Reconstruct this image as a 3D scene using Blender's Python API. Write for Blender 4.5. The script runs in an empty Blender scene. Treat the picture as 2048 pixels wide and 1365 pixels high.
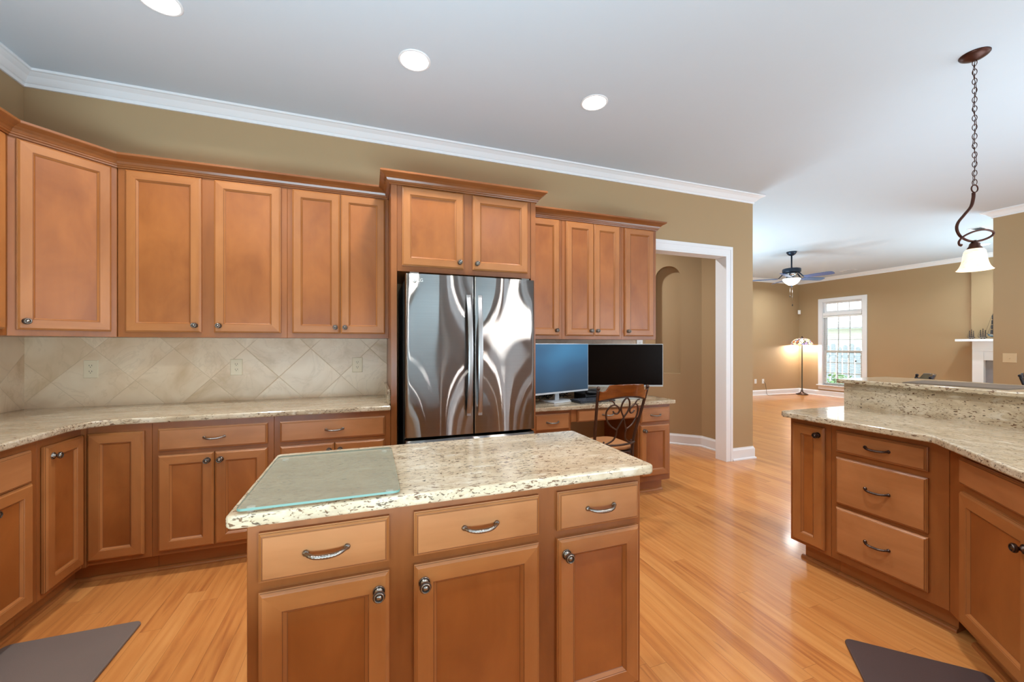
import bpy, bmesh, math, random
from mathutils import Vector, Matrix

random.seed(7)
sc = bpy.context.scene
C = sc.collection
R = math.radians

# ------------------------------------------------------------------ camera, world, light, exposure
cd = bpy.data.cameras.new('camera')
cd.sensor_width = 36.0
cd.lens = 36.0 * 795.96 / 2048.0
cd.shift_y = 7.57 / 2048.0
cd.clip_start = 0.02
cd.clip_end = 200
cam = bpy.data.objects.new('camera', cd)
C.objects.link(cam)
cam.location = (0, 0, 1.322)
cam.rotation_euler = (R(90), 0, R(-19.644))
sc.camera = cam

sc.view_settings.view_transform = 'Standard'
sc.view_settings.look = 'None'
sc.view_settings.gamma = 1.0
sc.view_settings.exposure = 0.0
sc.view_settings.use_curve_mapping = False
sc.cycles.use_denoising = True
sc.cycles.max_bounces = 10
sc.cycles.diffuse_bounces = 4
sc.cycles.glossy_bounces = 5
sc.cycles.transmission_bounces = 8
sc.cycles.transparent_max_bounces = 12
sc.cycles.sample_clamp_indirect = 6.0
sc.cycles.caustics_reflective = False
sc.cycles.caustics_refractive = False

W = bpy.data.worlds.new('sky')
sc.world = W
W.use_nodes = True
W.node_tree.nodes['Background'].inputs[0].default_value = (0.80, 0.90, 1.0, 1)
W.node_tree.nodes['Background'].inputs[1].default_value = 4.5

def lamp(name, kind, loc, power, color=(1, 1, 1), rot=(0, 0, 0), **kw):
    ld = bpy.data.lights.new(name, kind)
    ld.energy = power
    ld.color = color
    for k, v in kw.items():
        setattr(ld, k, v)
    o = bpy.data.objects.new(name, ld)
    C.objects.link(o)
    o.location = loc
    o.rotation_euler = rot
    return o

lamp('sun', 'SUN', (-5, -5, 10), 16.0, (1.0, 0.96, 0.9), (R(38), 0, R(-65)), angle=R(1.0))
DAY = (0.80, 0.90, 1.0)
# area lamps for daylight at the unseen windows behind and right of the camera
lamp('daylight_rear', 'AREA', (3.25, -3.12, 1.5), 34, DAY, (R(90), 0, R(0)), shape='RECTANGLE', size=1.3, size_y=1.8)
lamp('daylight_rear', 'AREA', (6.3, -3.12, 1.5), 40, DAY, (R(90), 0, R(0)), shape='RECTANGLE', size=1.5, size_y=1.8)  # its rear window is added as well, to bring in more light
lamp('daylight_side', 'AREA', (7.54, -0.9, 1.5), 40, DAY, (R(90), 0, R(90)), shape='RECTANGLE', size=1.8, size_y=1.8)
# unseen lamps added to brighten the ceilings of kitchen and living room
FILL = (0.59, 0.85, 1.0)
lamp('ceiling_fill', 'AREA', (-0.6, 0.0, 0.85), 150, FILL, (R(166), 0, R(6)), shape='RECTANGLE', size=2.6, size_y=0.8)
lamp('ceiling_fill', 'AREA', (4.6, 0.5, 0.7), 70, FILL, (R(172), 0, 0), shape='RECTANGLE', size=2.2, size_y=1.0)
lamp('ceiling_fill', 'AREA', (9.4, 2.35, 0.9), 115, FILL, (R(180), 0, 0), shape='RECTANGLE', size=1.6, size_y=0.7)
lamp('ceiling_fill', 'AREA', (5.2, 6.2, 0.9), 160, FILL, (R(180), 0, 0), shape='RECTANGLE', size=1.4, size_y=1.6)
WARM = (1.0, 0.985, 0.96)
CAN_POWER = 13
CEIL = 3.05
# recessed cans seen or inferred, plus fill lamps added without fixtures for both rooms
for (x, y) in [(-0.995, 2.475), (0.255, 2.475), (1.506, 2.475), (-0.995, 0.6), (1.506, 0.6),
               (1.2, -2.0), (3.4, -1.6), (4.6, 0.6), (5.6, 2.6), (5.6, -1.2),
               (9.946, 3.738), (8.2, 6.9), (5.8, 6.2), (9.9, 2.6), (8.2, 3.2), (9.6, 6.7)]:
    k = 1.6 if x == 9.946 else 2.0 if x == 9.6 else 0.9 if (x > 5.7 and y > 2) else 1.7 if (x, y) == (1.506, 0.6) else 1.2 if y == 0.6 else 1.0
    lamp('recessed_and_fill_lamp', 'AREA', (x, y, CEIL - 0.012), CAN_POWER * k, (0.80, 0.92, 1.0) if (x > 5.7 and y > 2) else WARM, (0, 0, 0), shape='DISK', size=0.15, spread=R(150))

lamp('hall_fill_lamp', 'AREA', (2.6, 4.3, CEIL - 0.012), 34, (0.9, 0.96, 1.0), (0, 0, 0), shape='DISK', size=0.15, spread=R(150))  # fill lamp added to brighten the dim hall, no fixture there

# ------------------------------------------------------------------ materials
def s2l(c):
    c /= 255.0
    return c / 12.92 if c <= 0.04045 else ((c + 0.055) / 1.055) ** 2.4
def rgb(r, g, b):
    return (s2l(r), s2l(g), s2l(b), 1)

MATS = {}
def base_mat(name):
    m = bpy.data.materials.new(name)
    m.use_nodes = True
    nt = m.node_tree
    return m, nt, nt.nodes['Principled BSDF']

def plain(name, col, rough=0.5, metal=0.0, coat=0.0, noise=0.0, nscale=8.0, emit=None, estr=0.0, spec=0.5, bump=0.0, bscale=200.0):
    if name in MATS:
        return MATS[name]
    m, nt, b = base_mat(name)
    b.inputs['Roughness'].default_value = rough
    b.inputs['Metallic'].default_value = metal
    b.inputs['Coat Weight'].default_value = coat
    b.inputs['Specular IOR Level'].default_value = spec
    tc = nt.nodes.new('ShaderNodeTexCoord')
    n = nt.nodes.new('ShaderNodeTexNoise')
    n.inputs['Scale'].default_value = nscale
    n.inputs['Detail'].default_value = 4
    nt.links.new(tc.outputs['Object'], n.inputs['Vector'])
    mx = nt.nodes.new('ShaderNodeMix')
    mx.data_type = 'RGBA'
    k = 1 - noise
    mx.inputs[6].default_value = (col[0] * k, col[1] * k, col[2] * k, 1)
    k = 1 + noise
    mx.inputs[7].default_value = (min(1, col[0] * k), min(1, col[1] * k), min(1, col[2] * k), 1)
    nt.links.new(n.outputs['Fac'], mx.inputs[0])
    nt.links.new(mx.outputs[2], b.inputs['Base Color'])
    if emit:
        b.inputs['Emission Color'].default_value = emit
        b.inputs['Emission Strength'].default_value = estr
    if bump:
        n2 = nt.nodes.new('ShaderNodeTexNoise')
        n2.inputs['Scale'].default_value = bscale
        nt.links.new(tc.outputs['Object'], n2.inputs['Vector'])
        bp = nt.nodes.new('ShaderNodeBump')
        bp.inputs['Strength'].default_value = bump
        bp.inputs['Distance'].default_value = 0.002
        nt.links.new(n2.outputs['Fac'], bp.inputs['Height'])
        nt.links.new(bp.outputs[0], b.inputs['Normal'])
    MATS[name] = m
    return m

class NT:
    """small helper to wire math nodes"""
    def __init__(s, nt):
        s.nt = nt
    def n(s, t):
        return s.nt.nodes.new(t)
    def m(s, op, a, b=None, c=None):
        nd = s.n('ShaderNodeMath')
        nd.operation = op
        for i, v in enumerate((a, b, c)):
            if v is None:
                continue
            if isinstance(v, (int, float)):
                nd.inputs[i].default_value = v
            else:
                s.nt.links.new(v, nd.inputs[i])
        return nd.outputs[0]
    def l(s, a, b):
        s.nt.links.new(a, b)
    def mix(s, f, a, b, blend='MIX'):
        nd = s.n('ShaderNodeMix')
        nd.data_type = 'RGBA'
        nd.blend_type = blend
        for i, v in ((0, f), (6, a), (7, b)):
            if isinstance(v, (int, float)):
                nd.inputs[i].default_value = v
            elif isinstance(v, tuple):
                nd.inputs[i].default_value = v
            else:
                s.nt.links.new(v, nd.inputs[i])
        return nd.outputs[2]
    def ramp(s, f, stops):
        nd = s.n('ShaderNodeValToRGB')
        cr = nd.color_ramp
        while len(cr.elements) < len(stops):
            cr.elements.new(0.5)
        for e, (p, c) in zip(cr.elements, stops):
            e.position = p
            e.color = c
        s.nt.links.new(f, nd.inputs[0])
        return nd.outputs[0]
    def noise(s, vec, scale, detail=4, rough=0.5, dist=0.0):
        nd = s.n('ShaderNodeTexNoise')
        nd.inputs['Scale'].default_value = scale
        nd.inputs['Detail'].default_value = detail
        nd.inputs['Roughness'].default_value = rough
        nd.inputs['Distortion'].default_value = dist
        s.nt.links.new(vec, nd.inputs['Vector'])
        return nd.outputs['Fac']
    def mapping(s, vec, scale=(1, 1, 1), rot=(0, 0, 0), loc=None):
        nd = s.n('ShaderNodeMapping')
        nd.inputs['Scale'].default_value = scale
        nd.inputs['Rotation'].default_value = rot
        if loc is not None:
            if isinstance(loc, tuple):
                nd.inputs['Location'].default_value = loc
            else:
                s.nt.links.new(loc, nd.inputs['Location'])
        s.nt.links.new(vec, nd.inputs['Vector'])
        return nd.outputs[0]

def wood(name, light, dark, axis='Z', rough=0.32, coat=0.15, blot=None, gw=0.28, bs=2.2):
    m, nt, b = base_mat(name)
    h = NT(nt)
    tc = h.n('ShaderNodeTexCoord')
    oi = h.n('ShaderNodeObjectInfo')
    cx = h.n('ShaderNodeCombineXYZ')
    h.l(h.m('MULTIPLY', oi.outputs['Random'], 37.0), cx.inputs[0])
    h.l(h.m('MULTIPLY', oi.outputs['Random'], 61.0), cx.inputs[1])
    h.l(h.m('MULTIPLY', oi.outputs['Random'], 17.0), cx.inputs[2])
    sv = {'Z': (16, 16, 1.3), 'X': (1.3, 16, 16), 'Y': (16, 1.3, 16)}[axis]
    v0 = h.mapping(tc.outputs['Object'], loc=cx.outputs[0])
    v = h.mapping(v0, scale=sv)
    grain = h.noise(v, 1.6, 6, 0.55, 0.6)
    sv2 = blot or {'Z': (2.2, 2.2, 0.9), 'X': (0.9, 2.2, 2.2), 'Y': (2.2, 0.9, 2.2)}[axis]
    blotch = h.noise(h.mapping(v0, scale=sv2), bs, 4, 0.55, 0.5)
    f = h.m('ADD', h.m('MULTIPLY', grain, gw), h.m('MULTIPLY', blotch, 1 - gw))
    f = h.m('ADD', f, h.m('MULTIPLY', h.m('SUBTRACT', oi.outputs['Random'], 0.5), 0.10))
    mid = tuple(0.5 * (light[i] + dark[i]) for i in range(3)) + (1,)
    col = h.ramp(f, [(0.30, dark), (0.50, mid), (0.72, light)])
    h.l(col, b.inputs['Base Color'])
    b.inputs['Roughness'].default_value = rough
    b.inputs['Coat Weight'].default_value = coat
    b.inputs['Coat Roughness'].default_value = 0.25
    MATS[name] = m
    return m

MAPLE_L, MAPLE_D = rgb(177, 115, 64), rgb(148, 89, 43)
maple = wood('maple_upright', MAPLE_L, MAPLE_D, 'Z')
maple_panel = wood('maple_panel', rgb(167, 100, 47), rgb(133, 73, 29), 'Z', blot=(2.2, 2.2, 1.5), gw=0.15, bs=2.0)
maple_frame_shaded = wood('maple_frame_shaded', rgb(156, 93, 46), rgb(128, 72, 32), 'Z')  # bodies toned darker than the doors, shade put into the colour
maple_h = wood('maple_across', MAPLE_L, MAPLE_D, 'X')
maple_trim = wood('maple_trim', rgb(146, 88, 46), rgb(112, 63, 30), 'X', 0.25)
rail_wood = wood('chair_rail_wood', rgb(156, 84, 30), rgb(82, 38, 14), 'X', 0.2, 0.4)

def floor_mat():
    m, nt, b = base_mat('oak_floor')
    h = NT(nt)
    tc = h.n('ShaderNodeTexCoord')
    sp = h.n('ShaderNodeSeparateXYZ')
    h.l(tc.outputs['Object'], sp.inputs[0])
    x, y = sp.outputs[0], sp.outputs[1]
    wd, ln = 0.083, 1.15
    rx = h.m('DIVIDE', x, wd)
    row = h.m('FLOOR', rx)
    fx = h.m('FRACT', rx)
    wn = h.n('ShaderNodeTexWhiteNoise')
    wn.noise_dimensions = '1D'
    h.l(row, wn.inputs['W'])
    ry = h.m('ADD', h.m('DIVIDE', y, ln), h.m('MULTIPLY', wn.outputs['Value'], 7.3))
    col = h.m('FLOOR', ry)
    fy = h.m('FRACT', ry)
    cb = h.n('ShaderNodeCombineXYZ')
    h.l(row, cb.inputs[0])
    h.l(col, cb.inputs[1])
    w2 = h.n('ShaderNodeTexWhiteNoise')
    w2.noise_dimensions = '2D'
    h.l(cb.outputs[0], w2.inputs['Vector'])
    rnd = w2.outputs['Value']
    off = h.n('ShaderNodeCombineXYZ')
    h.l(h.m('MULTIPLY', rnd, 31.0), off.inputs[0])
    h.l(h.m('MULTIPLY', rnd, 57.0), off.inputs[1])
    v = h.mapping(h.mapping(tc.outputs['Object'], loc=off.outputs[0]), scale=(7, 0.75, 1))
    g1 = h.noise(v, 2.0, 5, 0.55, 2.2)
    rings = h.n('ShaderNodeTexWave')
    rings.wave_type = 'BANDS'
    rings.bands_direction = 'X'
    rings.inputs['Scale'].default_value = 0.9
    rings.inputs['Distortion'].default_value = 14.0
    rings.inputs['Detail'].default_value = 3.0
    rings.inputs['Detail Scale'].default_value = 0.8
    h.l(v, rings.inputs['Vector'])
    f = h.m('ADD', h.m('MULTIPLY', g1, 0.58), h.m('MULTIPLY', rings.outputs['Fac'], 0.13))
    f = h.m('ADD', f, h.m('MULTIPLY', h.m('SUBTRACT', rnd, 0.3), 0.27))
    c = h.ramp(f, [(0.10, rgb(168, 97, 48)), (0.36, rgb(201, 130, 68)), (0.60, rgb(213, 146, 82)), (0.9, rgb(222, 163, 98))])
    # mineral streaks
    st = h.noise(h.mapping(h.mapping(tc.outputs['Object'], loc=off.outputs[0]), scale=(30, 2.6, 1)), 1.3, 3, 0.5, 0.4)
    sm = h.m('MULTIPLY', h.m('SMOOTH_MIN', h.m('MAXIMUM', h.m('MULTIPLY', h.m('SUBTRACT', st, 0.655), 9.0), 0.0), 1.0, 0.1), 0.55)
    c = h.mix(sm, c, rgb(118, 62, 28))
    ex = h.m('MINIMUM', fx, h.m('SUBTRACT', 1.0, fx))
    ey = h.m('MULTIPLY', h.m('MINIMUM', fy, h.m('SUBTRACT', 1.0, fy)), ln / wd)
    e = h.m('MINIMUM', ex, ey)
    gap = h.m('LESS_THAN', e, 0.012)
    c = h.mix(h.m('MULTIPLY', gap, 0.45), c, rgb(110, 60, 28))
    h.l(c, b.inputs['Base Color'])
    b.inputs['Roughness'].default_value = 0.28
    b.inputs['Coat Weight'].default_value = 0.4
    b.inputs['Coat Roughness'].default_value = 0.10
    MATS['oak_floor'] = m
    return m
oak = floor_mat()

def granite(name, axis='X'):
    m, nt, b = base_mat(name)
    h = NT(nt)
    tc = h.n('ShaderNodeTexCoord')
    st = {'X': (0.42, 1.0, 1.0), 'Y': (1.0, 0.42, 1.0)}[axis]
    v = h.mapping(tc.outputs['Object'], scale=st)
    blot = h.noise(v, 9.0, 4, 0.6, 0.6)
    c = h.ramp(blot, [(0.30, rgb(156, 136, 110)), (0.48, rgb(188, 170, 142)), (0.68, rgb(205, 190, 166))])
    gr = h.noise(v, 60.0, 5, 0.65, 0.3)
    c = h.mix(h.ramp(gr, [(0.50, (0, 0, 0, 1)), (0.62, (0.7, 0.7, 0.7, 1))]), c, rgb(170, 154, 130))
    fl = h.noise(v, 125.0, 3, 0.6, 0.6)
    big = h.noise(v, 6.0, 2, 0.5, 0.0)
    thr = h.m('ADD', fl, h.m('MULTIPLY', h.m('SUBTRACT', big, 0.5), 0.22))
    c = h.mix(h.ramp(thr, [(0.585, (0, 0, 0, 1)), (0.63, (0.9, 0.9, 0.9, 1))]), c, rgb(96, 66, 46))
    fl2 = h.noise(h.mapping(v, loc=(3.1, 7.7, 1.3)), 130.0, 2, 0.5, 0.5)
    c = h.mix(h.ramp(fl2, [(0.65, (0, 0, 0, 1)), (0.69, (0.85, 0.85, 0.85, 1))]), c, rgb(52, 40, 34))
    wh = h.noise(h.mapping(v, loc=(9.1, 2.7, 4.3)), 26.0, 3, 0.5, 0.5)
    c = h.mix(h.ramp(wh, [(0.60, (0, 0, 0, 1)), (0.72, (0.6, 0.6, 0.6, 1))]), c, rgb(216, 207, 188))
    h.l(c, b.inputs['Base Color'])
    b.inputs['Roughness'].default_value = 0.12
    b.inputs['Coat Weight'].default_value = 0.2
    b.inputs['Coat Roughness'].default_value = 0.04
    MATS[name] = m
    return m
granite_x = granite('granite_x', 'X')
granite_y = granite('granite_y', 'Y')

def tile_mat(name, along='X', dark=1.0):
    m, nt, b = base_mat(name)
    h = NT(nt)
    tc = h.n('ShaderNodeTexCoord')
    sp = h.n('ShaderNodeSeparateXYZ')
    h.l(tc.outputs['Object'], sp.inputs[0])
    a = sp.outputs[0] if along == 'X' else sp.outputs[1]
    z = sp.outputs[2]
    k = 1 / (0.305 * math.sqrt(2))
    u = h.m('MULTIPLY', h.m('ADD', a, z), k)
    w = h.m('MULTIPLY', h.m('SUBTRACT', a, z), k)
    fu, fw = h.m('FRACT', u), h.m('FRACT', w)
    e = h.m('MINIMUM', h.m('MINIMUM', fu, h.m('SUBTRACT', 1.0, fu)), h.m('MINIMUM', fw, h.m('SUBTRACT', 1.0, fw)))
    cb = h.n('ShaderNodeCombineXYZ')
    h.l(h.m('FLOOR', u), cb.inputs[0])
    h.l(h.m('FLOOR', w), cb.inputs[1])
    wn = h.n('ShaderNodeTexWhiteNoise')
    wn.noise_dimensions = '2D'
    h.l(cb.outputs[0], wn.inputs['Vector'])
    off = h.n('ShaderNodeCombineXYZ')
    h.l(h.m('MULTIPLY', wn.outputs['Value'], 23.0), off.inputs[0])
    h.l(h.m('MULTIPLY', wn.outputs['Value'], 41.0), off.inputs[1])
    v = h.mapping(tc.outputs['Object'], loc=off.outputs[0])
    n1 = h.noise(v, 3.0, 4, 0.55, 0.8)
    c = h.ramp(n1, [(0.30, rgb(194, 164, 128)), (0.46, rgb(214, 188, 156)), (0.66, rgb(224, 203, 174))])
    n2 = h.noise(v, 3.0, 4, 0.55, 2.5)
    vein = h.ramp(h.m('ABSOLUTE', h.m('SUBTRACT', n2, 0.5)), [(0.0, (0.16, 0.16, 0.16, 1)), (0.03, (0, 0, 0, 1))])
    c = h.mix(vein, c, rgb(160, 132, 98))
    c = h.mix(h.m('MULTIPLY', h.m('SUBTRACT', wn.outputs['Value'], 0.3), 0.12), c, rgb(190, 165, 132))
    gro = h.m('LESS_THAN', e, 0.006)
    c = h.mix(h.m('MULTIPLY', gro, 0.28), c, rgb(168, 142, 112))
    h.l(c, b.inputs['Base Color'])
    b.inputs['Roughness'].default_value = 0.30
    bp = h.n('ShaderNodeBump')
    bp.inputs['Strength'].default_value = 0.5
    bp.inputs['Distance'].default_value = 0.002
    h.l(h.m('MINIMUM', h.m('MULTIPLY', e, 80.0), 1.0), bp.inputs['Height'])
    h.l(bp.outputs[0], b.inputs['Normal'])
    MATS[name] = m
    return m
tile_x = tile_mat('travertine_tile', 'X')
tile_y = tile_mat('travertine_tile_side', 'Y')

def steel_mat():
    """brushed stainless: reflections smeared up and down across the horizontal brushing"""
    m = bpy.data.materials.new('brushed_steel')
    m.use_nodes = True
    nt = m.node_tree
    nt.nodes.clear()
    h = NT(nt)
    out = h.n('ShaderNodeOutputMaterial')
    g = h.n('ShaderNodeBsdfAnisotropic')
    g.distribution = 'BECKMANN'
    g.inputs['Roughness'].default_value = 0.31
    g.inputs['Anisotropy'].default_value = 0.92
    g.inputs['Rotation'].default_value = 0.0
    tg = h.n('ShaderNodeTangent')
    tg.direction_type = 'RADIAL'
    tg.axis = 'Z'
    h.l(tg.outputs[0], g.inputs['Tangent'])
    tc = h.n('ShaderNodeTexCoord')
    n = h.noise(h.mapping(tc.outputs['Object'], scale=(3, 3, 300)), 1.0, 3)
    h.l(h.ramp(n, [(0.2, rgb(150, 147, 144)), (0.8, rgb(158, 155, 152))]), g.inputs['Color'])
    wv = h.noise(h.mapping(tc.outputs['Object'], scale=(9, 9, 0.3)), 1.0, 2, 0.5, 0.0)
    bp = h.n('ShaderNodeBump')
    bp.inputs['Strength'].default_value = 1.0
    bp.inputs['Distance'].default_value = 0.0007
    h.l(wv, bp.inputs['Height'])
    h.l(bp.outputs[0], g.inputs['Normal'])
    h.l(g.outputs[0], out.inputs[0])
    MATS['brushed_steel'] = m
    return m
steel = steel_mat()

wall_paint = plain('tan_wall_paint', rgb(172, 144, 107), 0.75, noise=0.03, nscale=1.5)
ceil_paint = plain('ceiling_paint', rgb(200, 208, 216), 0.85, noise=0.01)
trim_paint = plain('white_trim_paint', rgb(234, 234, 236), 0.4, noise=0.01)
pewter = plain('pewter', rgb(150, 142, 134), 0.28, 1.0, noise=0.25, nscale=60)
dark_pewter = plain('dark_bronze', rgb(98, 84, 78), 0.3, 1.0, noise=0.25, nscale=60)
bronze = plain('bronze', rgb(72, 40, 30), 0.38, 0.7, noise=0.3, nscale=20)
iron = plain('wrought_iron', rgb(78, 56, 46), 0.4, 0.6, noise=0.25, nscale=30)
ivory = plain('ivory_plastic', rgb(218, 202, 172), 0.4)
white_pl = plain('white_plastic', rgb(235, 235, 232), 0.4)
slot = plain('slot_dark', rgb(60, 46, 34), 0.6)
black_pl = plain('black_plastic', rgb(24, 24, 26), 0.4, noise=0.1)
grey_pl = plain('grey_plastic', rgb(176, 178, 178), 0.4)
silver_pl = plain('silver_plastic', rgb(200, 204, 208), 0.35)
screen = plain('screen', rgb(16, 10, 7), 0.25, spec=0.05)
def reflection_screen():  # bluish window reflection painted on the screen as a glowing gradient
    m, nt, b = base_mat('reflection_screen')
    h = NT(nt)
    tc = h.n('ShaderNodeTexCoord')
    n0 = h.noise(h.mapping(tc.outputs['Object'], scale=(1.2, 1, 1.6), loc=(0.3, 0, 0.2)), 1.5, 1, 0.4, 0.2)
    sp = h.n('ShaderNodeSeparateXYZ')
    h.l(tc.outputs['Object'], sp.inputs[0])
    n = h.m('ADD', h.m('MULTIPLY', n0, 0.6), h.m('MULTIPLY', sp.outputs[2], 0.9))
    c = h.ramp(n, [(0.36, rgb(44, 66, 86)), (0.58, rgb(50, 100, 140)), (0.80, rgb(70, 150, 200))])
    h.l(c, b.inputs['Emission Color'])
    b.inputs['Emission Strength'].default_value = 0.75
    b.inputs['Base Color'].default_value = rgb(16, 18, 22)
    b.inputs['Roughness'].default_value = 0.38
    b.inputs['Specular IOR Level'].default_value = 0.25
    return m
screen_reflection = reflection_screen()
mat_rub = plain('grey_brown_mat', rgb(112, 98, 90), 0.55, noise=0.08, nscale=5, bump=0.3, bscale=300)
mat_rub2 = plain('dark_brown_mat', rgb(78, 62, 60), 0.5, noise=0.12, nscale=5, bump=0.3, bscale=300)
cush = plain('suede_cushion', rgb(176, 120, 74), 0.8, noise=0.12, nscale=14)
case_grey = plain('fridge_case', rgb(104, 102, 98), 0.4, 0.3)
gasket = plain('gasket', rgb(28, 28, 28), 0.6)
fan_blue = plain('fan_blade', rgb(54, 84, 128), 0.3, noise=0.15, nscale=5)
fan_dark = plain('fan_dark', rgb(34, 46, 62), 0.35, 0.5, noise=0.1)
chrome = plain('chrome', rgb(200, 200, 200), 0.15, 1.0)
marble = plain('grey_marble', rgb(140, 136, 140), 0.25, noise=0.2, nscale=6)
soot = plain('firebox_black', rgb(20, 20, 22), 0.7)
leather = plain('dark_leather', rgb(38, 24, 20), 0.3)
hull_m = plain('ship_hull', rgb(70, 46, 34), 0.4, noise=0.2)
hull_b = plain('ship_hull_blue', rgb(74, 104, 120), 0.4, noise=0.2)
hull_w = plain('ship_band', rgb(200, 200, 196), 0.4)
sail_m = plain('ship_sail', rgb(92, 76, 66), 0.7, noise=0.25, nscale=60)
sail_d = plain('ship_sail_dark', rgb(52, 46, 44), 0.7, noise=0.2)
bulb_glow = plain('lamp_lens', rgb(255, 255, 255), 0.4, emit=(1, 0.97, 0.92, 1), estr=14)
brick_out = None
vent_dark = plain('vent_dark', rgb(70, 72, 74), 0.6)
logo_m = plain('logo_silver', rgb(236, 234, 228), 0.35)
ground_m = plain('outside_ground', rgb(120, 130, 90), 0.9, noise=0.3, nscale=3)
fence_m = plain('fence_wood', rgb(104, 116, 122), 0.8, noise=0.25, nscale=8)
leaf_m = plain('shrub_leaf', rgb(110, 150, 90), 0.6, noise=0.4, nscale=9)
roof_m = plain('roof_shingle', rgb(200, 196, 190), 0.85, noise=0.1, nscale=12)
soffit_m = plain('eave_paint', rgb(150, 170, 176), 0.6)
cable_m = plain('cable', rgb(18, 18, 18), 0.5)

def glass_mat(name, tint, rough=0.0, alpha=0.85):
    """thin sheet: mostly see-through, with a real reflection"""
    m = bpy.data.materials.new(name)
    m.use_nodes = True
    nt = m.node_tree
    nt.nodes.clear()
    h = NT(nt)
    out = h.n('ShaderNodeOutputMaterial')
    tr = h.n('ShaderNodeBsdfTransparent')
    tr.inputs[0].default_value = tint
    gl = h.n('ShaderNodeBsdfGlossy')
    gl.inputs['Roughness'].default_value = rough
    fr = h.n('ShaderNodeFresnel')
    fr.inputs['IOR'].default_value = 1.45
    mx = h.n('ShaderNodeMixShader')
    h.l(fr.outputs[0], mx.inputs[0])
    h.l(tr.outputs[0], mx.inputs[1])
    h.l(gl.outputs[0], mx.inputs[2])
    h.l(mx.outputs[0], out.inputs[0])
    MATS[name] = m
    return m
pane_m = glass_mat('window_pane', (0.97, 0.985, 0.99, 1))

def frosted_board():
    m = bpy.data.materials.new('frosted_board_glass')
    m.use_nodes = True
    nt = m.node_tree
    b = nt.nodes['Principled BSDF']
    h = NT(nt)
    out = nt.nodes['Material Output']
    b.inputs['Base Color'].default_value = rgb(172, 170, 154)
    b.inputs['Roughness'].default_value = 0.3
    tr = h.n('ShaderNodeBsdfTransparent')
    tr.inputs[0].default_value = (0.92, 0.93, 0.89, 1)
    mx = h.n('ShaderNodeMixShader')
    mx.inputs[0].default_value = 0.34
    h.l(tr.outputs[0], mx.inputs[1])
    h.l(b.outputs[0], mx.inputs[2])
    h.l(mx.outputs[0], out.inputs[0])
    MATS['frosted_board_glass'] = m
    return m
board_m = frosted_board()
board_edge = plain('board_green_edge', rgb(96, 128, 116), 0.3)

def shade_mat(name, strength, c0, c1):
    m, nt, b = base_mat(name)
    h = NT(nt)
    tc = h.n('ShaderNodeTexCoord')
    n = h.noise(h.mapping(tc.outputs['Object'], scale=(1, 1, 3)), 9, 4, 0.6, 2.0)
    c = h.ramp(n, [(0.35, c0), (0.65, c1)])
    h.l(c, b.inputs['Base Color'])
    h.l(c, b.inputs['Emission Color'])
    b.inputs['Emission Strength'].default_value = strength
    b.inputs['Roughness'].default_value = 0.3
    MATS[name] = m
    return m
alabaster = shade_mat('alabaster_glass', 0.7, rgb(255, 226, 180), rgb(255, 244, 226))
alabaster_fan = shade_mat('alabaster_fan', 0.5, rgb(240, 234, 222), rgb(255, 250, 240))

def tiffany():
    m, nt, b = base_mat('stained_glass')
    h = NT(nt)
    tc = h.n('ShaderNodeTexCoord')
    vo = h.n('ShaderNodeTexVoronoi')
    vo.inputs['Scale'].default_value = 16
    h.l(tc.outputs['Object'], vo.inputs['Vector'])
    ve = h.n('ShaderNodeTexVoronoi')
    ve.feature = 'DISTANCE_TO_EDGE'
    ve.inputs['Scale'].default_value = 16
    h.l(tc.outputs['Object'], ve.inputs['Vector'])
    sp = h.n('ShaderNodeSeparateColor')
    h.l(vo.outputs['Color'], sp.inputs[0])
    c = h.ramp(sp.outputs[0], [(0.0, rgb(255, 226, 170)), (0.45, rgb(250, 240, 222)), (0.7, rgb(150, 150, 200)), (0.9, rgb(190, 110, 60))])
    lead = h.m('LESS_THAN', ve.outputs['Distance'], 0.07)
    c = h.mix(lead, c, rgb(30, 26, 22))
    h.l(c, b.inputs['Base Color'])
    h.l(c, b.inputs['Emission Color'])
    b.inputs['Emission Strength'].default_value = 0.9
    MATS['stained_glass'] = m
    return m
tiff_m = tiffany()

def brick_mat():
    m, nt, b = base_mat('pale_brick')
    h = NT(nt)
    tc = h.n('ShaderNodeTexCoord')
    br = h.n('ShaderNodeTexBrick')
    br.inputs['Scale'].default_value = 4.5
    br.inputs['Color1'].default_value = rgb(224, 206, 190)
    br.inputs['Color2'].default_value = rgb(206, 182, 164)
    br.inputs['Mortar'].default_value = rgb(232, 226, 218)
    h.l(h.mapping(tc.outputs['Object'], rot=(R(90), 0, R(90))), br.inputs['Vector'])
    h.l(br.outputs['Color'], b.inputs['Base Color'])
    b.inputs['Roughness'].default_value = 0.85
    MATS['pale_brick'] = m
    return m
brick_m = brick_mat()

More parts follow.
